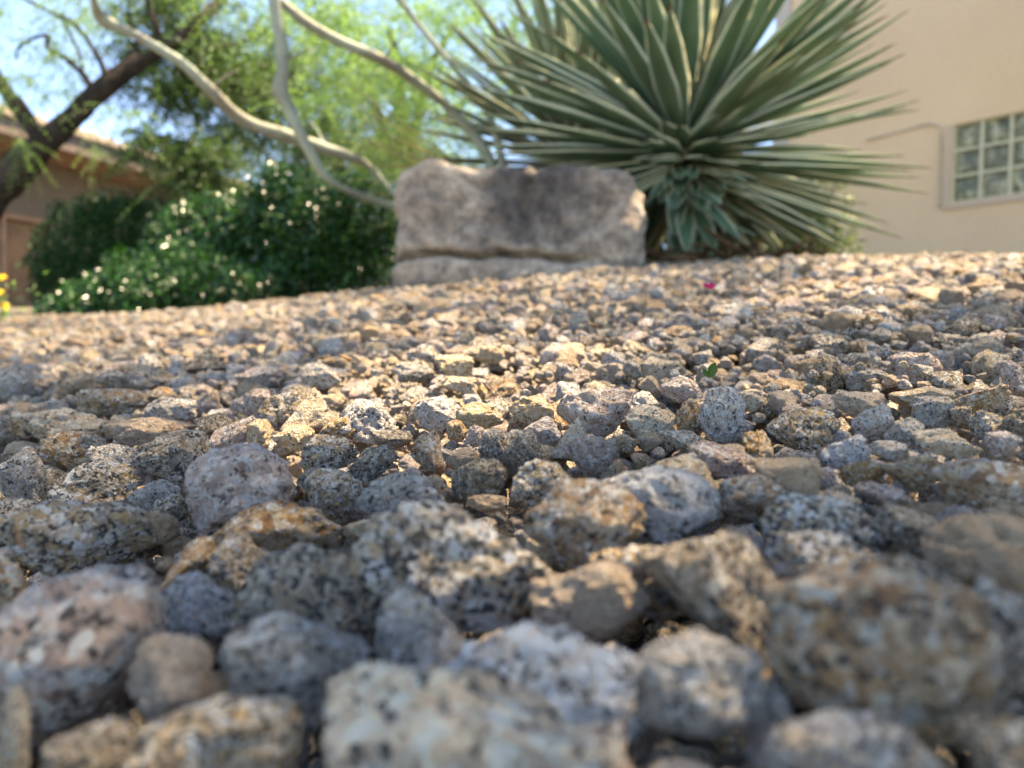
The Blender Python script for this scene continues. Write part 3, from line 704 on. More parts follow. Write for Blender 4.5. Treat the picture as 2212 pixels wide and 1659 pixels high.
class Leaves:
    def __init__(s): s.V = []; s.U = []; s.F = []; s.n = 0
    def leaf(s, base, d, up, L_, wd, bend, seg=16, keel=.32):
        d = d/np.linalg.norm(d); side = np.cross(d, up); side /= np.linalg.norm(side)+1e-9; nrm = np.cross(side, d)
        cs = np.array([-1, -.82, -.5, 0, .5, .82, 1, .7, 0, -.7]); k = len(cs)
        th = np.array([0, 0, 0, 0, 0, 0, 0, -.10, -.22, -.10])
        t = np.linspace(0, 1, seg+1)
        wv = wd*(np.interp(t, [0, .12, .3, .5, .75, .92, 1], [.62, .55, .78, 1, .72, .30, .02]))
        for a, tt in enumerate(t):
            c = base + d*tt*L_ + nrm*bend*tt*tt*L_ + np.array([0, 0, -1])*0
            w_ = wv[a]/2
            for q in range(k):
                s.V.append(c + side*cs[q]*w_ + nrm*((cs[q]**2)*keel*w_ + th[q]*w_*(1.6-tt)))
                s.U.append((cs[q]*.5+.5 if q < 7 else cs[q]*.5+.5, tt*.999))
        o = s.n
        for a in range(seg):
            for q in range(k):
                s.F.append((o+a*k+q, o+a*k+(q+1) % k, o+(a+1)*k+(q+1) % k, o+(a+1)*k+q))
        s.n += (seg+1)*k
    def build(s, name, mat, parent):
        U = np.array(s.U); U[:, 0] = np.clip(U[:, 0], .002, .998)
        return mesh_np(name, s.V, s.F, mat, parent, uv=U)
def agave(cF, depth, length, n, label, seed, el_lo=-38, wd=.062, low=True, name='agave', stem_r=.05, mat=AG):
    rs = np.random.RandomState(seed); c = at(cF[0], cF[1], depth)
    gz = float(ground(c[0], c[1])); root = empty(name, (c[0], c[1], gz)); tag(root, label, 'agave plant')
    A = Leaves(); B = Leaves(); ga = 2.39996
    for i in range(n):
        f = (i+.5)/n; el = math.radians(86 - (86-el_lo)*f**.82) + rs.normal()*.055
        az = i*ga + rs.normal()*.16
        d = np.array([math.cos(az)*math.cos(el), math.sin(az)*math.cos(el), math.sin(el)])
        rad = np.array([math.cos(az), math.sin(az), 0.])
        upv = np.array([0, 0, 1.])*math.cos(el)-rad*math.sin(el)
        z0 = .10*(1-f) - .09*f
        L_ = length*(.80+.24*math.sin(min(f*2.2, 1.0)*math.pi/2))*rs.uniform(.88, 1.06)*(1-.22*max(0, f-.82)/.18)
        base = c + np.array([0, 0, z0]) + rad*(stem_r*.5)*math.cos(el)
        bend = rs.normal()*.032 + .03 - .05*max(0, f-.6)
        dd = d - np.array([0, 0, 1])*0
        tip = base + dd*L_
        if tip[2] < gz+.03:        # keep the tips above the gravel
            L_ *= max(.45, (base[2]-gz-.02)/max(.01, base[2]-tip[2]))
        if low and el < math.radians(2) and abs((az+math.pi/2+math.pi) % (2*math.pi)-math.pi) < 1.0: L_ *= .42
        tx, ty, _ = proj(base+dd*L_)
        if low and tx < 1400 and ty > 352 and dd[1] < .25: continue
        (A if el > math.radians(-8) else B).leaf(base, dd, upv, L_, wd*rs.uniform(.85, 1.12), bend)
    if low:     # short old leaves under the rosette, drooping in front of the stem
        for i in range(44):
            az = -math.pi/2 + rs.uniform(-.9, 1.7); el = math.radians(rs.uniform(-72, -18))
            d = np.array([math.cos(az)*math.cos(el), math.sin(az)*math.cos(el), math.sin(el)]); rad = np.array([math.cos(az), math.sin(az), 0.])
            upv = np.array([0, 0, 1.])*math.cos(el)-rad*math.sin(el)
            z0 = -rs.uniform(.03, .22); base = c + np.array([0, 0, z0]) + rad*stem_r
            L_ = rs.uniform(.15, .34); L_ = min(L_, max(.08, (base[2]-gz-.005)/max(.1, -d[2])))
            tx, ty, _ = proj(base+d*L_)
            if tx < 1395 and i > 8: continue
            B.leaf(base, d, upv, L_, rs.uniform(.05, .066), rs.uniform(0, .10), keel=.2)
    A.build('rosette', mat, root)
    if B.n: B.build('lower_leaves', mat, root)
    mb = MB(); mb.tube([(c[0], c[1], gz-.05), (c[0]+.01, c[1], gz+.1), (c[0], c[1], c[2]-.1), (c[0], c[1], c[2]+.12)], [stem_r*1.3, stem_r, stem_r*1.15, stem_r*.5], 14, .12, 3)
    mb.build('stem', simple('agave_stem', (.16, .12, .07), .9, 30, .4), root)
    adopt(root); return root
agave((1478, 318), 2.32, .62, 300, 'large agave with stiff green leaves edged in cream, beside the boulder', 5)
AG2 = agave_mat('agave_leaf_dusty', (.11, .15, .09), (.19, .24, .16), (.46, .46, .32))
agave((1245, 320), 3.1, .66, 130, 'second agave, dustier and half hidden behind the large one', 9, el_lo=-14, wd=.062, low=False, mat=AG2)

# dry litter under the agave
def litter():
    rs = np.random.RandomState(4); L_ = Leaves(); c = at(1500, 560, 2.2)
    for i in range(46):
        x = c[0] + rs.normal()*.17; y = c[1] + rs.uniform(-.14, .2); z = float(ground(x, y)) + .008 + rs.rand()*.02
        az = rs.uniform(0, 6.28); el = rs.uniform(-.1, .5)
        d = np.array([math.cos(az)*math.cos(el), math.sin(az)*math.cos(el), math.sin(el)])
        L_.leaf(np.array([x, y, z]), d, np.array([0, 0, 1.]), rs.uniform(.05, .16), rs.uniform(.010, .026), rs.uniform(-.3, .3), seg=6, keel=.8)
    o = L_.build('leaf_litter', simple('dry_leaf', (.15, .085, .045), .8, 20, .5), None)
    tag(o, 'brown dead leaves heaped on the ground under the agave', kind='stuff')
litter()
def leaflets():
    rs = np.random.RandomState(14); L_ = Leaves(); k = 0
    while k < 90:
        y = rs.uniform(.3, 2.0); x = rs.uniform(-1, 1)*.62*y; z = float(ground(x, y)) + .013
        az = rs.uniform(0, 6.28); d = np.array([math.cos(az), math.sin(az), rs.uniform(-.15, .35)])
        L_.leaf(np.array([x, y, z]), d, np.array([rs.normal()*.3, rs.normal()*.3, 1.]), rs.uniform(.005, .014), rs.uniform(.0012, .004), rs.uniform(-.3, .3), seg=4, keel=.6); k += 1
    o = L_.build('dry_leaflets', simple('dry_leaflet', (.36, .20, .09), .8, 60, .4), None)
    tag(o, 'tiny dry brown leaflets scattered over the gravel', kind='stuff')
leaflets()

# ------------------------------------------------------------------ foliage
def leaf_mesh(name, P, Dv, L_, Wd, mat, parent=None, fold=.35, seed=0, tone=None, face=(0, 0, 1.2)):
    """one small folded leaf (two quads) at each point P along direction Dv"""
    rs = np.random.RandomState(seed); n = len(P)
    Dv = Dv/np.linalg.norm(Dv, axis=1)[:, None]
    q = rs.normal(size=(n, 3)); q += np.array(face)
    S = np.cross(Dv, q); S /= np.linalg.norm(S, axis=1)[:, None]+1e-9; Nn = np.cross(S, Dv)
    L_ = np.broadcast_to(L_, (n,))[:, None]; Wd = np.broadcast_to(Wd, (n,))[:, None]
    a = P; b_ = P + Dv*L_; m1 = P + Dv*L_*.42 + S*Wd*.5 + Nn*Wd*fold*.5; m2 = P + Dv*L_*.42 - S*Wd*.5 + Nn*Wd*fold*.5
    V = np.stack([a, m1, b_, m2], 1).reshape(-1, 3); i = np.arange(n)[:, None]*4
    F_ = np.concatenate([i + np.array([[0, 1, 2]]), i + np.array([[0, 2, 3]])])
    tn = np.repeat(rs.rand(n) if tone is None else tone, 4)
    return mesh_np(name, V, F_, mat, parent, smooth=False, attr=np.clip(tn, 0, 1))
def blob_points(rs, blobs, n):
    """blobs: (fx, fy, depth, rx, ry, rz metres, weight); returns points with clumps inside"""
    wt = np.array([b[6] for b in blobs], float); wt /= wt.sum(); out = []
    for b, c in zip(blobs, rs.multinomial(n, wt)):
        cen = at(b[0], b[1], b[2])
        q = rs.normal(size=(c, 3)); q /= np.linalg.norm(q, axis=1)[:, None]; q *= (rs.rand(c)**.45)[:, None]
        g_ = max(1, c//13); q = q[rs.randint(0, g_, c)] + rs.normal(size=(c, 3))*.085     # twigs gather in clumps
        out.append(cen + q[:, :1]*RT*b[3] + q[:, 1:2]*FW*b[5] + q[:, 2:]*UP*b[4])
    return np.vstack(out)
def sprays(rs, P, per, ln, droop=.9, wander=.35):
    """feathery twigs: leaflets in two rows along a drooping line"""
    n = len(P); az = rs.uniform(0, 2*math.pi, n)
    D = np.stack([np.cos(az), np.sin(az), -droop*rs.rand(n)+rs.normal(size=n)*wander], -1); D /= np.linalg.norm(D, axis=1)[:, None]
    S = np.cross(D, rs.normal(size=(n, 3))); S /= np.linalg.norm(S, axis=1)[:, None]
    t = np.linspace(0, 1, per); ln = ln*rs.uniform(.6, 1.3, n)
    Q = P[:, None] + D[:, None]*(t[None, :, None]*ln[:, None, None]) + np.array([0, 0, -1.])*(t**2)[None, :, None]*ln[:, None, None]*.35*droop
    sg = np.where(np.arange(per) % 2, 1, -1)[None, :, None]
    LD = D[:, None]*.5 + S[:, None]*sg + rs.normal(size=(n, per, 3))*.2
    tone = np.repeat(rs.rand(n), per)
    return Q.reshape(-1, 3), LD.reshape(-1, 3), tone

LEAF_PV = leafmat('palo_verde_leaflet', (.14, .17, .07), (.25, .27, .11), .5, .60, (1.6, 1.35, 1.0))  # unseen overhead leaves, made pale and translucent to add warm light below
LEAF_MQ = leafmat('mesquite_leaflet', (.035, .07, .025), (.09, .15, .05), .5, .30, (1.4, 1.5, .8))
LEAF_FE = leafmat('feathery_leaflet', (.08, .145, .055), (.20, .30, .12), .5, .50, (1.4, 1.6, .9))
BARK_PV = simple('palo_verde_bark', (.23, .265, .20), .65, 5, .25, .25, .004, .35, col2=(.16, .135, .10))
BARK_MQ = simple('mesquite_bark', (.045, .034, .027), .95, 14, .5, 1.0, .02, .2)

def limbs(spec, mat, name, parent, wob=.12, n=12, thick=1.0):
    mb = MB()
    for k, line in enumerate(spec):
        pts = [at(a, b, d) for a, b, d, w_ in line]; rad = [w_*thick*d/FPX/2 for a, b, d, w_ in line]
        mb.tube(pts, rad, n, wob, 10+k)
    return mb.build(name, mat, parent)

# palo verde: smooth grey-green limbs leaning over the scene, its crown shades the gravel
base = at(1010, 560, 3.0); base[2] = float(ground(base[0], base[1]))
pv = empty('palo_verde_tree', base); tag(pv, 'smooth pale green-barked tree whose bare limbs arch over the shrubs', 'tree')
bp_ = proj(base)
limbs([
 [(bp_[0], bp_[1]+30, 3.0, 70), (980, 520, 2.98, 55), (900, 455, 2.93, 26), (845, 412, 2.9, 13), (800, 362, 2.85, 17), (758, 338, 2.8, 26), (690, 318, 2.75, 34), (600, 287, 2.66, 36), (520, 256, 2.6, 34), (455, 196, 2.5, 32), (400, 142, 2.45, 28), (330, 97, 2.4, 25), (265, 62, 2.38, 23), (222, 42, 2.36, 36), (205, 8, 2.3, 18), (190, -70, 2.2, 16), (150, -260, 2.0, 14)],
 [(905, 460, 2.95, 22), (800, 430, 2.8, 20), (725, 398, 2.68, 16), (690, 365, 2.64, 26), (655, 300, 2.6, 29), (622, 232, 2.58, 34), (604, 190, 2.56, 40), (612, 140, 2.55, 31), (604, 70, 2.53, 32), (588, -30, 2.5, 36), (560, -250, 2.4, 34)],
 [(1090, 470, 3.0, 40), (1050, 330, 2.95, 28), (970, 235, 2.9, 26), (900, 178, 2.8, 28), (830, 132, 2.7, 27), (740, 92, 2.62, 26), (660, 48, 2.56, 26), (606, 2, 2.52, 22)],
 [(1110, 470, 3.0, 34), (1060, 260, 2.9, 18), (985, 152, 2.8, 15), (920, 72, 2.75, 14), (850, -20, 2.7, 13), (760, -180, 2.6, 12)],
 [(1080, 520, 3.0, 30), (1200, 300, 3.3, 16), (1300, 0, 3.4, 12), (1500, -420, 3.2, 10)],
 [(700, 320, 2.76, 12), (690, 290, 2.78, 6), (670, 262, 2.8, 3)], [(455, 196, 2.5, 12), (478, 172, 2.5, 6), (515, 150, 2.52, 3)], [(612, 140, 2.55, 10), (640, 118, 2.55, 5), (676, 108, 2.56, 3)], [(830, 132, 2.7, 9), (850, 98, 2.72, 5), (880, 70, 2.74, 3)],
], BARK_PV, 'trunk', pv, .14, 12, .82)
def palo_crown():
    rs = np.random.RandomState(21)
    # overhead part, high above the camera: leaves are thin where the photograph's ground is sunlit
    n = 88000
    gxs = rs.uniform(-1.7, 2.9, n*2); gys = rs.uniform(-.30, 4.2, n*2)
    P0 = np.stack([gxs, gys, ground(gxs, gys)], -1)
    fx, fy, dd = proj(P0)
    keep = np.ones(n*2, bool)
    lit = [(1000, 868, 300, 88, 1.0), (640, 945, 210, 40, .95), (1260, 905, 180, 46, .9), (1130, 760, 160, 34, .85), (940, 720, 240, 14, .6), (300, 668, 330, 20, .9), (60, 725, 140, 14, .7),
           (2080, 572, 300, 26, .95), (1920, 640, 160, 20, .55), (1700, 700, 220, 14, .5), (1950, 800, 250, 16, .55), (2120, 1010, 90, 22, .6), (1460, 775, 90, 14, .6), (1650, 880, 60, 14, .5), (600, 1100, 60, 14, .35), (2060, 840, 150, 16, .6)]
    q = rs.rand(n*2)
    for ox, oy in ((0, 0), (.024, 0), (-.024, 0), (0, .03), (0, -.03)):     # a leaf is some centimetres long: keep it wholly out of the gap
        G = P0 + np.array([ox, oy, 0]); G[:, 2] = ground(G[:, 0], G[:, 1]); fx, fy, dd = proj(G); front = dd > .05
        for a, b_, rx, ry, st in lit:
            e = ((fx-a)/rx)**2 + ((fy-b_)/ry)**2
            p_ = st*np.clip((1.3-e)*1.6, 0, 1)
            keep &= ~(front & (q < np.clip(p_, 0, .99)))
    for wx, wy, wz, wr in ((1.05, 2.4, .70, .55), (1.0, 2.2, .45, .4), (1.1, 2.5, .9, .4)):       # sun reaches the agave's far side
        k_ = (wz - P0[:, 2])/SUN[2]; keep &= ~((np.hypot(P0[:, 0]+SUN[0]*k_-wx, P0[:, 1]+SUN[1]*k_-wy) < wr) & (q < .97))
    # clumped by noise; density by distance shaped to keep the near ground shaded
    cl = vnoise(np.stack([gxs*3.2, gys*3.2, gxs*0], -1), 3)*.5 + vnoise(np.stack([gxs*9, gys*9, gxs*0], -1), 5)*.5
    rr = np.hypot(gxs, gys); thin = np.where(rr > .6, .84, np.where(rr > .27, .44, .20))
    keep &= rs.rand(n*2) > np.clip(thin + cl*.9*np.where(rr > .6, 1, np.where(rr > .27, .4, .15)), 0, .9)
    P0 = P0[keep][:n]
    hh = rs.uniform(2.1, 3.3, len(P0))
    P = P0 + SUN[None]*(hh/SUN[2])[:, None]
    fx, fy, dd = proj(P)
    out = ~((dd > .3) & (fy > -60))                 # it stays above what the camera sees
    P = P[out]
    D = rs.normal(size=(len(P), 3))
    a = leaf_mesh('crown', P, D, rs.uniform(.03, .055, len(P)), .020, LEAF_PV, pv, seed=2)
    a.name = 'crown'
    # the part of the crown in view: bright hanging sprays
    Pb = blob_points(rs, [(760, 90, 3.7, .62, .36, .7, 10), (900, 230, 3.9, .45, .40, .6, 8), (980, 60, 4.0, .5, .4, .6, 9), (620, 20, 3.6, .5, .3, .5, 5), (830, 330, 4.0, .32, .22, .4, 3), (1120, 70, 4.2, .5, .35, .5, 4), (860, 390, 3.8, .25, .12, .3, 1)], 850)
    Q, LD, tn = sprays(rs, Pb, 26, .30, 1.0)
    leaf_mesh('hanging_sprays', Q, LD, .022, .009, LEAF_FE, pv, seed=3, tone=tn)
palo_crown()
adopt(pv)

# mesquite: dark rough trunk at the edge, forked
mb_ = at(-150, 700, 4.4); mb_[2] = float(ground(mb_[0], mb_[1]))
mq = empty('mesquite_tree', mb_); tag(mq, 'dark rough-barked tree forking in front of the tile-roofed house', 'tree')
bq = proj(mb_)
limbs([
 [(bq[0]-40, bq[1]+20, 4.4, 165), (-110, 560, 4.42, 125), (-45, 462, 4.45, 112), (20, 385, 4.5, 102), (75, 330, 4.5, 96), (140, 275, 4.5, 80), (190, 220, 4.52, 66), (240, 180, 4.55, 62), (300, 132, 4.6, 56), (350, 108, 4.65, 48), (420, 55, 4.75, 38), (490, -20, 4.9, 30), (560, -160, 5.0, 24)],
 [(98, 318, 4.5, 58), (60, 258, 4.48, 52), (20, 208, 4.45, 48), (-30, 130, 4.4, 46), (-80, 20, 4.3, 40)],
 [(205, 205, 4.52, 34), (226, 160, 4.5, 22), (203, 110, 4.48, 14), (160, 52, 4.45, 14), (100, 22, 4.4, 11), (40, -10, 4.4, 9)],
 [(208, 202, 4.52, 30), (190, 175, 4.5, 20), (150, 132, 4.48, 16), (104, 104, 4.45, 15), (102, 76, 4.45, 12), (60, 88, 4.42, 10), (38, 108, 4.4, 8), (36, 130, 4.4, 6)],
 [(345, 108, 4.65, 26), (338, 60, 4.6, 20), (320, 10, 4.6, 16), (300, -60, 4.6, 14)],
 [(360, 100, 4.66, 24), (430, 105, 4.8, 14), (500, 98, 4.9, 12), (570, 70, 5.0, 10), (640, 20, 5.1, 8)],
 [(400, 75, 4.7, 20), (430, 130, 4.8, 12), (480, 170, 4.9, 10), (540, 200, 5.0, 8), (600, 220, 5.1, 6)],
 [(300, 130, 4.6, 18), (296, 90, 4.6, 12), (280, 40, 4.6, 10), (270, -30, 4.6, 8)],
 [(180, 165, 4.5, 10), (172, 120, 4.5, 9), (150, 70, 4.5, 8), (132, 30, 4.5, 6)],
], BARK_MQ, 'trunk', mq, .20, 12, .66)
def mesq():
    rs = np.random.RandomState(31)
    Pb = blob_points(rs, [(420, 80, 5.2, .55, .30, .6, 9), (480, 190, 5.3, .50, .32, .6, 11), (400, 330, 5.0, .38, .22, .4, 5), (450, 385, 4.9, .28, .14, .3, 4), (390, 300, 4.9, .34, .2, .3, 4), (560, 120, 5.6, .6, .4, .6, 9), (620, 240, 5.9, .6, .4, .6, 10), (700, 170, 6.2, .6, .5, .6, 6), (720, 320, 6.0, .5, .22, .4, 6), (330, 20, 4.9, .4, .2, .4, 4), (330, 200, 5.0, .2, .25, .3, 1.4)], 3300)
    Q, LD, tn = sprays(rs, Pb, 22, .26, .8)
    leaf_mesh('crown', Q, LD, .028, .014, LEAF_MQ, mq, seed=5, tone=tn)
    Pb = blob_points(rs, [(90, 40, 4.3, .55, .26, .5, 8), (60, 150, 4.3, .36, .26, .4, 3.5), (220, 60, 4.4, .36, .26, .4, 4), (300, 250, 4.5, .16, .12, .2, .5), (40, 310, 4.2, .12, .12, .2, .8), (165, 330, 4.3, .14, .07, .2, .5), (160, 205, 4.4, .3, .10, .2, .8), (10, 10, 4.2, .4, .3, .4, 3)], 420)
    Q, LD, tn = sprays(rs, Pb, 20, .20, 1.1)
    leaf_mesh('light_sprays', Q, LD, .020, .008, LEAF_FE, mq, seed=6, tone=tn)
mesq(); adopt(mq)

# trees further behind
def far_tree(name, fx, dep, topF, blobs, n, mat, label, seed, barkmat=BARK_MQ):
    b_ = at(fx, 700, dep); b_[2] = float(ground(b_[0], b_[1])); r_ = empty(name, b_); tag(r_, label, 'tree'); p = proj(b_)
    c = blobs[0]
    limbs([[(p[0], p[1]+20, dep, 46), (fx+10, (p[1]+c[1])/2, dep, 34), (fx, c[1]+40, dep, 26), (fx-20, c[1]-60, dep, 12)],
           [(fx+10, (p[1]+c[1])/2, dep, 24), (fx+70, c[1]+30, dep+.1, 16), (fx+120, c[1]-60, dep+.1, 8)],
           [(fx+5, (p[1]+c[1])/2+10, dep, 22), (fx-80, c[1]+20, dep-.1, 14), (fx-140, c[1]-40, dep, 8)]], barkmat, 'trunk', r_)
    rs = np.random.RandomState(seed); Pb = blob_points(rs, blobs, n); Q, LD, tn = sprays(rs, Pb, 18, .34, .7)
    leaf_mesh('crown', Q, LD, .034, .016, mat, r_, seed=seed, tone=tn); adopt(r_)
far_tree('shade_tree', 860, 7.6, 100, [(880, 120, 7.6, 1.3, .9, .9, 10), (1050, 60, 7.8, 1.1, .8, .8, 8), (700, 60, 7.6, 1.0, .7, .8, 6), (900, 300, 7.4, .9, .5, .6, 6), (1180, 160, 7.9, .8, .7, .7, 3)], 1300, LEAF_FE, 'bright yellow-green feathery tree beyond the boulder', 41)
far_tree('shade_tree', 1330, 8.2, 100, [(1330, 60, 8.2, 1.1, .8, .9, 8), (1250, 240, 8.0, .8, .5, .6, 4), (1480, 40, 8.4, .7, .6, .6, 3)], 450, LEAF_FE, 'light green feathery tree seen between the agave leaves', 42)
far_tree('evergreen_tree', 730, 9.2, 300, [(720, 300, 9.2, .9, .5, .6, 8), (880, 330, 9.4, 1.0, .45, .6, 8), (600, 350, 9.2, .6, .3, .4, 3)], 1000, LEAF_MQ, 'dark grey-green tree low behind the arching pale limbs', 43)

# ------------------------------------------------------------------ shrubs
LEAF_GL = leafmat('glossy_leaf', (.006, .028, .006), (.028, .115, .014), .27, .12, (1.2, 1.7, .5), .5)
LEAF_MT = leafmat('matte_leaf', (.010, .045, .012), (.026, .10, .020), .5, .10, None, .3)
WOOD = simple('shrub_wood', (.10, .08, .05), .9, 20, .4)
def shrub(name, blobs, n, L_, W_, mat, label, seed, cat='shrub'):
    rs = np.random.RandomState(seed); b0 = blobs[0]; b_ = at(b0[0], b0[1], b0[2]); b_[2] = float(ground(b_[0], b_[1]))
    r_ = empty(name, b_); tag(r_, label, cat)
    wt = np.array([b[6] for b in blobs], float); wt /= wt.sum(); PP = []; DD = []
    for b, c in zip(blobs, rs.multinomial(n, wt)):
        cen = at(b[0], b[1], b[2]); q = rs.normal(size=(c, 3)); q /= np.linalg.norm(q, axis=1)[:, None]
        lump = 1+.20*vnoise(q*2.6, seed+3)+.10*vnoise(q*6, seed+4); rad = lump*(1-.42*rs.rand(c)**1.6)
        v = q*rad[:, None]; PP.append(cen + v[:, :1]*RT*b[3] + v[:, 1:2]*FW*b[5] + v[:, 2:]*UP*b[4])
        o_ = q[:, :1]*RT + q[:, 1:2]*FW + q[:, 2:]*UP; DD.append(o_*.8 + rs.normal(size=(c, 3))*.6 - np.array([0, 0, .25 if mat is not LEAF_GL else .8]))
    P = np.vstack(PP); D = np.vstack(DD); ok = P[:, 2] > ground(P[:, 0], P[:, 1])-.02; P = P[ok]; D = D[ok]
    leaf_mesh('foliage', P, D, rs.uniform(.7, 1.25, len(P))*L_, W_, mat, r_, fold=.25, seed=seed, tone=rs.rand(len(P))**1.5, face=(.5, -.65, 1.1) if mat is LEAF_GL else (0, 0, 1.2))
    mb = MB()
    for k in range(7):
        b = blobs[k % len(blobs)]; c = at(b[0], b[1], b[2]); off = np.array([rs.uniform(-.5, .5)*b[3], rs.uniform(-.5, .5)*b[5], b[4]*.4])
        mb.tube([b_-np.array([0, 0, .03])+np.array([rs.normal()*.05, rs.normal()*.05, 0]), (b_+c)/2+off*.3, c+off], [.014, .010, .004], 6)
    mb.build('stems', WOOD, r_); adopt(r_)
shrub('hedge', [(235, 545, 5.3, .48, .38, .4, 10), (300, 500, 5.3, .40, .24, .35, 5), (160, 620, 5.3, .24, .26, .3, 4), (330, 600, 5.3, .4, .3, .3, 4)], 24000, .028, .018, LEAF_MT, 'dull dark green clipped shrub beside the wooden side door', 51)
shrub('glossy_shrub', [(700, 500, 4.3, .42, .30, .4, 10), (620, 430, 4.3, .20, .18, .25, 3), (790, 470, 4.2, .20, .24, .3, 4), (560, 520, 4.4, .36, .24, .35, 6), (450, 520, 4.6, .34, .22, .3, 5), (500, 470, 4.6, .26, .14, .3, 3), (700, 590, 4.2, .45, .2, .3, 5), (598, 380, 4.3, .05, .09, .06, .35)], 34000, .030, .019, LEAF_GL, 'tall shrub of glossy dark leaves glinting beside the boulder', 52)
shrub('glossy_shrub', [(330, 630, 3.95, .36, .20, .3, 8), (420, 590, 4.1, .26, .16, .3, 4), (200, 665, 3.9, .22, .12, .25, 4), (470, 620, 3.9, .28, .13, .25, 5), (130, 690, 3.9, .12, .06, .2, 1.2)], 13000, .029, .018, LEAF_GL, 'low spreading glossy shrub in front of the dull clipped one', 53)
shrub('bush', [(1480, 560, 3.3, .50, .16, .2, 12), (1640, 520, 3.4, .30, .20, .2, 7)],  9000, .045, .022, LEAF_MT, 'low dark bush filling the space under and behind the agave', 55, 'bush')
shrub('bush', [(1730, 470, 3.4, .22, .26, .2, 8), (1760, 560, 3.2, .20, .10, .2, 4)], 1600, .05, .010, leafmat('thin_leaf', (.05, .085, .03), (.12, .17, .06), .5, .3), 'thin tangled green bush showing under the agave by the wall', 54, 'bush')

# straw-like stalks reaching from behind the boulder
def stalks():
    rs = np.random.RandomState(8); c = at(1020, 390, 3.0); b_ = c.copy(); b_[2] = float(ground(b_[0], b_[1])); r_ = empty('straw_grass', b_)
    tag(r_, 'clump of long straight straw-coloured blades fanning out behind the boulder', 'grass clump')
    A = Leaves()
    for i in range(46):
        el = math.radians(rs.uniform(-6, 34)); az = math.pi + rs.uniform(-.9, .9)
        d = np.array([math.cos(az)*math.cos(el), math.sin(az)*math.cos(el), math.sin(el)])
        A.leaf(c+rs.normal(size=3)*.03, d, np.array([0, 0, 1.]), rs.uniform(.35, .75), .009, rs.uniform(-.12, .02), seg=8)
    A.build('blades', simple('straw', (.42, .36, .18), .7, 3, .5, .1, .002, .3, col2=(.20, .24, .10)), r_)
    mb = MB(); mb.tube([b_-np.array([0, 0, .03]), (b_+c)/2+np.array([.01, 0, 0]), c+np.array([0, 0, .03])], [.03, .026, .02], 8, .1); mb.build('stem', WOOD, r_); adopt(r_)
stalks()

# yellow flowers at the frame edge
def flowers():
    rs = np.random.RandomState(12); b_ = at(-30, 720, 2.6); b_[2] = float(ground(b_[0], b_[1])); r_ = empty('flowering_plant', b_)
    tag(r_, 'small plant with bright yellow blossoms at the far edge of the gravel', 'flower')
    fm = simple('yellow_petal', (.85, .52, .02), .6, 10, .2); P = []; D = []
    heads = [(4, 600, 2.6), (10, 662, 2.6), (-14, 640, 2.6), (-30, 590, 2.62), (2, 634, 2.58), (-50, 650, 2.6), (-22, 680, 2.55), (-44, 560, 2.6)]
    mb = MB(); stm = MB()
    for a, b, d in heads:
        c = at(a, b, d); ax = rs.normal(size=3)*.4 + np.array([.2, -.5, .8]); ax /= np.linalg.norm(ax)
        u_ = np.cross(ax, [1, 0, .2]); u_ /= np.linalg.norm(u_); v_ = np.cross(ax, u_)
        for k in range(11):
            th = k*2*math.pi/11; dr = u_*math.cos(th)+v_*math.sin(th)+ax*.25; P.append(c); D.append(dr)
        stm.tube([b_+rs.normal(size=3)*.02, (b_+c)/2+rs.normal(size=3)*.02, c], [.003, .0025, .002], 6)
    for k in range(11*len(heads)): pass
    leaf_mesh('blossoms', np.array(P), np.array(D), .017, .011, fm, r_, fold=.15, seed=3)
    stm.build('stems', simple('green_stem', (.08, .13, .04), .7), r_)
    Pl = b_ + rs.normal(size=(140, 3))*np.array([.07, .06, .05]) + np.array([0, 0, .09])
    leaf_mesh('foliage', Pl, rs.normal(size=(140, 3)), .03, .010, LEAF_FE, r_, seed=9); adopt(r_)
flowers()

# ------------------------------------------------------------------ houses
def ray_plane(px, py, P0, n_):
    """photo pixel (2560 wide) onto a vertical plane through P0 with normal n_"""
    d = FW + RT*((px/1.15732-1106)/FPX) + UP*((829.5-py/1.15732)/FPX)
    k = ((P0-CAM) @ n_)/(d @ n_); return CAM + d*k
def stucco(name, c, c2):
    m_, t, b = M(name); L = t.links; tc = N(t, 'ShaderNodeTexCoord')
    n1 = N(t, 'ShaderNodeTexNoise', i_Scale=1.1, i_Detail=5.0, i_Roughness=.55); L.new(tc.outputs['Object'], n1.inputs['Vector'])
    n2 = N(t, 'ShaderNodeTexNoise', i_Scale=55.0, i_Detail=6.0, i_Roughness=.7); L.new(tc.outputs['Object'], n2.inputs['Vector'])
    col = ramp(t, n1.outputs[0], [(.3, c2), (.7, c)])
    L.new(mix(t, .5, col, ramp(t, n2.outputs[0], [(.3, (.8,)*3), (.7, (1.1,)*3)]), 'MULTIPLY'), b.inputs['Base Color'])
    b.inputs['Roughness'].default_value = .95; b.inputs['Specular IOR Level'].default_value = .15
    bp = N(t, 'ShaderNodeBump', i_Strength=.5, i_Distance=.01); L.new(n2.outputs[0], bp.inputs['Height']); L.new(bp.outputs[0], b.inputs['Normal'])
    return m_
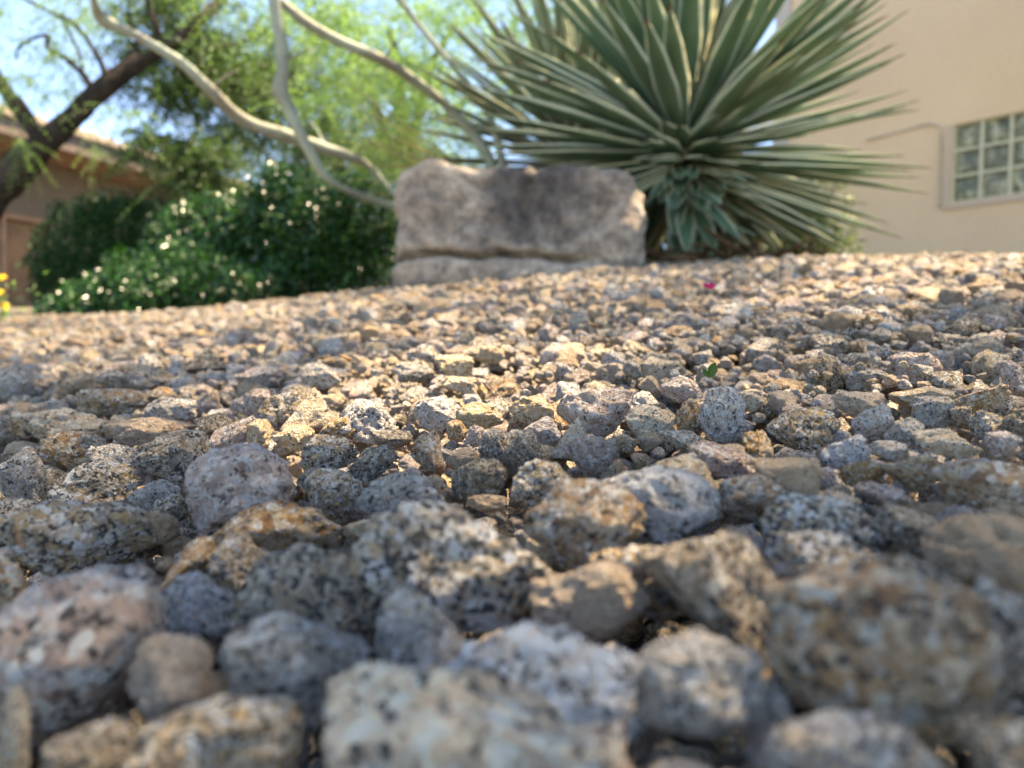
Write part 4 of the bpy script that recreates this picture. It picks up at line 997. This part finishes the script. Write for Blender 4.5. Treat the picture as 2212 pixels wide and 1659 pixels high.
def right_house():
    a = np.array([.63, -.78, 0]); a /= np.linalg.norm(a); n_ = np.array([-a[1], a[0], 0])*-1   # n_ faces the camera
    if n_ @ (CAM-np.array([3.5, 6.2, 0])) < 0: n_ = -n_
    P0 = np.array([3.5, 6.2, 0.]); corner = ray_plane(1972, 300, P0, n_); corner[2] = 0
    r_ = empty('stucco_house', corner); tag(r_, 'plain tan stucco house wall with a glass block window', 'house')
    up = np.array([0, 0, 1.]); st = stucco('tan_stucco', (.77, .555, .35), (.71, .50, .315))
    tl = ray_plane(2384, 312, P0, n_); bl = ray_plane(2378, 502, P0, n_); bw = .203; rows, cols = 3, 5
    s0 = (tl-corner) @ a; z1 = (tl[2]); z0 = z1 - rows*bw; s1 = s0 + cols*bw
    T = .16; Lw = 5.5; Ht = 4.6; Zb = -.3
    def seg(sa, sb, za, zb, mb, off=0.0, th=T):
        c = corner + a*(sa+sb)/2 - n_*(th/2-off) + up*(za+zb)/2; mb.box(c, a*(sb-sa)/2, n_*th/2, up*(zb-za)/2)
    mb = MB(); seg(0, s0, Zb, Ht, mb); seg(s1, Lw, Zb, Ht, mb); seg(s0, s1, Zb, z0, mb); seg(s0, s1, z1, Ht, mb)
    # the rest of the building behind the wall
    bk = corner - n_*2.2; mb.box(corner + a*.08 - n_*(T+1.6) + up*(Ht+Zb)/2, a*.08, n_*1.6, up*(Ht-Zb)/2)
    mb.build('wall', st, r_, smooth=False)
    tr = MB(); seg(-.155, -.003, Zb, Ht-.1, tr, .02, .18)
    tr.build('corner_trim', stucco('mauve_stucco', (.52, .46, .40), (.48, .42, .36)), r_, smooth=False)
    ms = MB(); seg(s0-.055, s0-.004, z0-.055, z1+.0, ms, .018, .03); seg(s0-.004, s1+.09, z0-.055, z0-.004, ms, .018, .03)
    sur = ms.build('window_surround', stucco('surround_stucco', (.60, .455, .33), (.55, .415, .30)), r_, smooth=False)
    wr = MB(); g = .022
    for k in range(rows+1): seg(s0, s1, z0+k*bw-g/2*(1 if 0 < k < rows else .9), z0+k*bw+g/2*(1 if 0 < k < rows else .9), wr, -.018, .05)
    for k in range(cols+1): seg(s0+k*bw-g/2, s0+k*bw+g/2, z0+.002, z1-.002, wr, -.014, .05)
    win = wr.build('window', simple('cream_mortar', (.55, .52, .36), .8, 20, .1), r_, smooth=False)
    # glass blocks: opaque rippled panes, dim interior and greenish reflections painted into their colour
    gm, t, b = M('glass_block'); L = t.links; tc = N(t, 'ShaderNodeTexCoord')
    nz = N(t, 'ShaderNodeTexNoise', i_Scale=9.0, i_Detail=3.0, i_Distortion=1.2); L.new(tc.outputs['Object'], nz.inputs['Vector'])
    L.new(ramp(t, nz.outputs[0], [(.3, (.08, .085, .055)), (.5, (.20, .20, .13)), (.68, (.46, .43, .28))]), b.inputs['Base Color']); b.inputs['Roughness'].default_value = .3
    b.inputs['Specular IOR Level'].default_value = .35
    bp = N(t, 'ShaderNodeBump', i_Strength=.5, i_Distance=.03); L.new(nz.outputs[0], bp.inputs['Height']); L.new(bp.outputs[0], b.inputs['Normal'])
    V = []; F_ = []
    gl = MB()
    for i in range(cols):
        for j in range(rows):
            nn = 8; sa = s0+i*bw+g/2; sb = s0+(i+1)*bw-g/2; za = z0+j*bw+g/2; zb = z0+(j+1)*bw-g/2
            Vp = []
            for p in range(nn+1):
                for q in range(nn+1):
                    u_, v_ = p/nn, q/nn; dome = .016*(1-(2*u_-1)**4)*(1-(2*v_-1)**4)
                    Vp.append(corner + a*(sa+(sb-sa)*u_) + up*(za+(zb-za)*v_) - n_*(.05-dome))
            gl.add(Vp, [(p*(nn+1)+q, (p+1)*(nn+1)+q, (p+1)*(nn+1)+q+1, p*(nn+1)+q+1) for p in range(nn) for q in range(nn)])
    g_ = gl.build('glass_blocks', gm, win)
    pp = MB(); pts = [ray_plane(x, y, P0, n_) + n_*.02 for x, y in ((2170, 352), (2250, 330), (2320, 312), (2345, 316), (2354, 335), (2353, 420), (2350, 520))]
    pp.tube(pts, [.008]*len(pts), 8); pp.build('conduit', simple('grey_conduit', (.50, .42, .33), .6), r_)
    rf = MB(); rf.box(corner + a*(Lw/2-.2) - n_*1.5 + up*(Ht+.08), a*(Lw/2+.1), n_*1.75, up*.08)
    rf.build('roof', simple('parapet_cap', (.42, .33, .24), .9), r_, smooth=False)
    adopt(r_)
right_house()
def left_house():
    a = np.array([math.sin(math.radians(20)), math.cos(math.radians(20)), 0]); n_ = np.array([a[1], -a[0], 0]); up = np.array([0, 0, 1.])
    E0 = np.array([-5.06, 9.0, 0]); ze = ray_plane(189, 338, E0, n_)[2]
    W0 = E0 - n_*.75; r_ = empty('tile_roofed_house', tuple(W0)); tag(r_, 'brownish pink stucco house with a tiled roof and slatted wooden door', 'house')
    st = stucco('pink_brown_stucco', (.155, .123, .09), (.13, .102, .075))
    zb = -.4; ta, tb = -5, 9
    def seg(sa, sb, za, zc, mb, off=0.0, th=.2, o=W0):
        mb.box(o + a*(sa+sb)/2 - n_*(th/2-off) + up*(za+zc)/2, a*(sb-sa)/2, n_*th/2, up*(zc-za)/2)
    d0 = (ray_plane(14, 560, W0, n_)-W0) @ a; d1 = (ray_plane(121, 560, W0, n_)-W0) @ a; dz = ray_plane(60, 553, W0, n_)[2]
    mb = MB(); seg(ta, d0, zb, ze-.22, mb); seg(d1, tb, zb, ze-.22, mb); seg(d0, d1, dz, ze-.22, mb)
    mb.box(W0 + a*(tb-.1) - n_*2.7 + up*(ze-.22+zb)/2, a*.1, n_*2.5, up*(ze-.22-zb)/2)
    mb.build('wall', st, r_, smooth=False)
    dm = MB(); nb = 14
    for k in range(nb):
        sa = d0 + (d1-d0)*k/nb; sb = d0 + (d1-d0)*(k+1)/nb; seg(sa+.006, sb-.006, zb+.35, dz-.01, dm, -.06, .03)
    seg(d0, d1, zb+.3, dz-.005, dm, -.085, .02)
    door = dm.build('door', simple('orange_brown_wood', (.25, .145, .075), .7, 3, .25), r_, smooth=False)
    fr = MB(); seg(d0-.06, d0-.002, zb+.3, dz+.06, fr, .012, .04); seg(d1+.002, d1+.06, zb+.3, dz+.06, fr, .012, .04); seg(d0-.002, d1+.002, dz+.002, dz+.06, fr, .012, .04)
    fr.build('frame', simple('brown_frame', (.26, .15, .09), .8), door, smooth=False)
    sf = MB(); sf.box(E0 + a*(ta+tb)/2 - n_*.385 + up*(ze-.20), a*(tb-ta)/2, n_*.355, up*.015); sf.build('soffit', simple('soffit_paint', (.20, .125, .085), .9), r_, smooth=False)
    fs = MB(); fs.box(E0 + a*(ta+tb)/2 + up*(ze-.11), a*(tb-ta)/2, n_*.022, up*.10); fs.build('fascia', simple('fascia_board', (.14, .105, .08), .8), r_, smooth=False)
    # tile roof: rows of barrel tiles, stepped towards the eave
    slope, run = .20, 3.0
    rows = 11; tw = .23; S = np.arange(ta, tb, tw/6); V = []; F_ = []; k0 = 0
    rf = MB()
    for r in range(rows):
        r0 = run*r/rows - .06; r1 = run*(r+1)/rows + .03; Vp = []
        for s_ in S:
            hgt = .055*abs(math.cos(math.pi*s_/tw)) + .012*math.sin(s_*7+r)
            for rr, lift in ((r0, -.02), (r0, .035), (r1, .0)):
                hh = hgt if lift > -.01 else hgt*.3
                Vp.append(E0 + a*s_ - n_*rr + up*(ze+.0+slope*max(rr, -.06)+lift+hh))
        m_ = len(S); rf.add(Vp, [(3*i+j, 3*(i+1)+j, 3*(i+1)+j+1, 3*i+j+1) for i in range(m_-1) for j in (0, 1)])
    rr = MB()
    # back slope closes the roof
    rb = [E0 + a*ta - n_*run + up*(ze+slope*run+.02), E0 + a*tb - n_*run + up*(ze+slope*run+.02), E0 + a*tb - n_*(2*run) + up*ze, E0 + a*ta - n_*(2*run) + up*ze]
    rf.add(rb, [(0, 1, 2, 3)])
    rf.build('roof', simple('clay_tile', (.25, .205, .16), .85, 9, .45, .4, .02, col2=(.15, .105, .08)), r_)
    ed = MB(); ed.box(E0 + a*(ta+tb)/2 + n_*.035 + up*(ze+.012), a*(tb-ta)/2, n_*.014, up*.022); ed.build('drip_edge', simple('pale_edge', (.60, .52, .45), .6), r_, smooth=False)
    adopt(r_)
left_house()

# ------------------------------------------------------------------ small things lying on the gravel
def petal():
    c = at(1530, 622, hit_ground(1530, 640, .015)); rs = np.random.RandomState(3)
    P = np.repeat(c[None], 5, 0) - c; D = np.array([[1, 0, .3], [-.8, .2, .6], [.2, -.8, .7], [-.3, .4, .9], [.6, -.4, .8]])
    s = 13*hit_ground(1530, 640)/FPX
    o = leaf_mesh('bougainvillea_bract', P, D, s, s*.75, leafmat('magenta_bract', (.30, .01, .09), (.38, .015, .12), .6, .3, (1.2, .8, 1)), None, fold=.4, seed=4)
    o.location = c; tag(o, 'bright magenta fallen flower lying on the gravel below the agave', 'flower')
petal()
def small_leaf():
    d = hit_ground(1535, 820, .01); c = at(1535, 815, d); s = d/FPX
    A = Leaves(); A.leaf(np.zeros(3), np.array([.25, -.1, 1.]), np.array([-.3, -1, .1]), 34*s, 22*s, .15, 8)
    A.leaf(np.array([-2*s, 0, 0]), np.array([-.9, -.1, .9]), np.array([-.3, -1, .3]), 26*s, 12*s, .2, 8)
    o = A.build('fallen_leaf', leafmat('green_leaf_small', (.05, .12, .02), (.06, .15, .03), .5, .3), None); o.location = c
    tag(o, 'small green leaf standing up between the stones behind the egg-shaped stone', 'leaf')
small_leaf()
def needles():
    mat = simple('dry_needle', (.17, .07, .03), .8, 30, .5)
    for (x, y, n, spread, lab) in ((878, 975, 16, 34, 'tuft of dry brown needles lying on the stones in half shade'), (955, 1020, 12, 30, 'reddish brown curled dry leaf bits wedged below the brown needles')):
        rs = np.random.RandomState(x); d = hit_ground(x, y+20, .008)*.97; c = at(x, y, d); s = d/FPX; A = Leaves()
        for k in range(n):
            az = rs.uniform(0, 6.28); D = RT*math.cos(az)+UP*abs(math.sin(az))*.7 - FW*.4*rs.rand()
            A.leaf((RT*rs.normal()*6+UP*rs.normal()*4)*s, D, -FW+rs.normal(size=3)*.2, rs.uniform(.5, 1.2)*spread*s, 3.2*s, rs.uniform(-.4, .4), 6, .6)
        o = A.build('dry_needles', mat, None); o.location = c; tag(o, lab, 'dry leaves')
    d = hit_ground(38, 1180, .012)*.97; c = at(48, 1185, d); s = d/FPX; mb = MB()
    mb.tube([np.zeros(3), RT*-6*s+UP*14*s, RT*-16*s+UP*50*s], [3.0*s, 2.6*s, 2.0*s], 8, .1); o = mb.build('twig', simple('twig_bark', (.22, .10, .04), .8, 40, .4), None); o.location = c
    tag(o, 'short orange brown twig sticking up at the frame edge', 'twig')
needles()
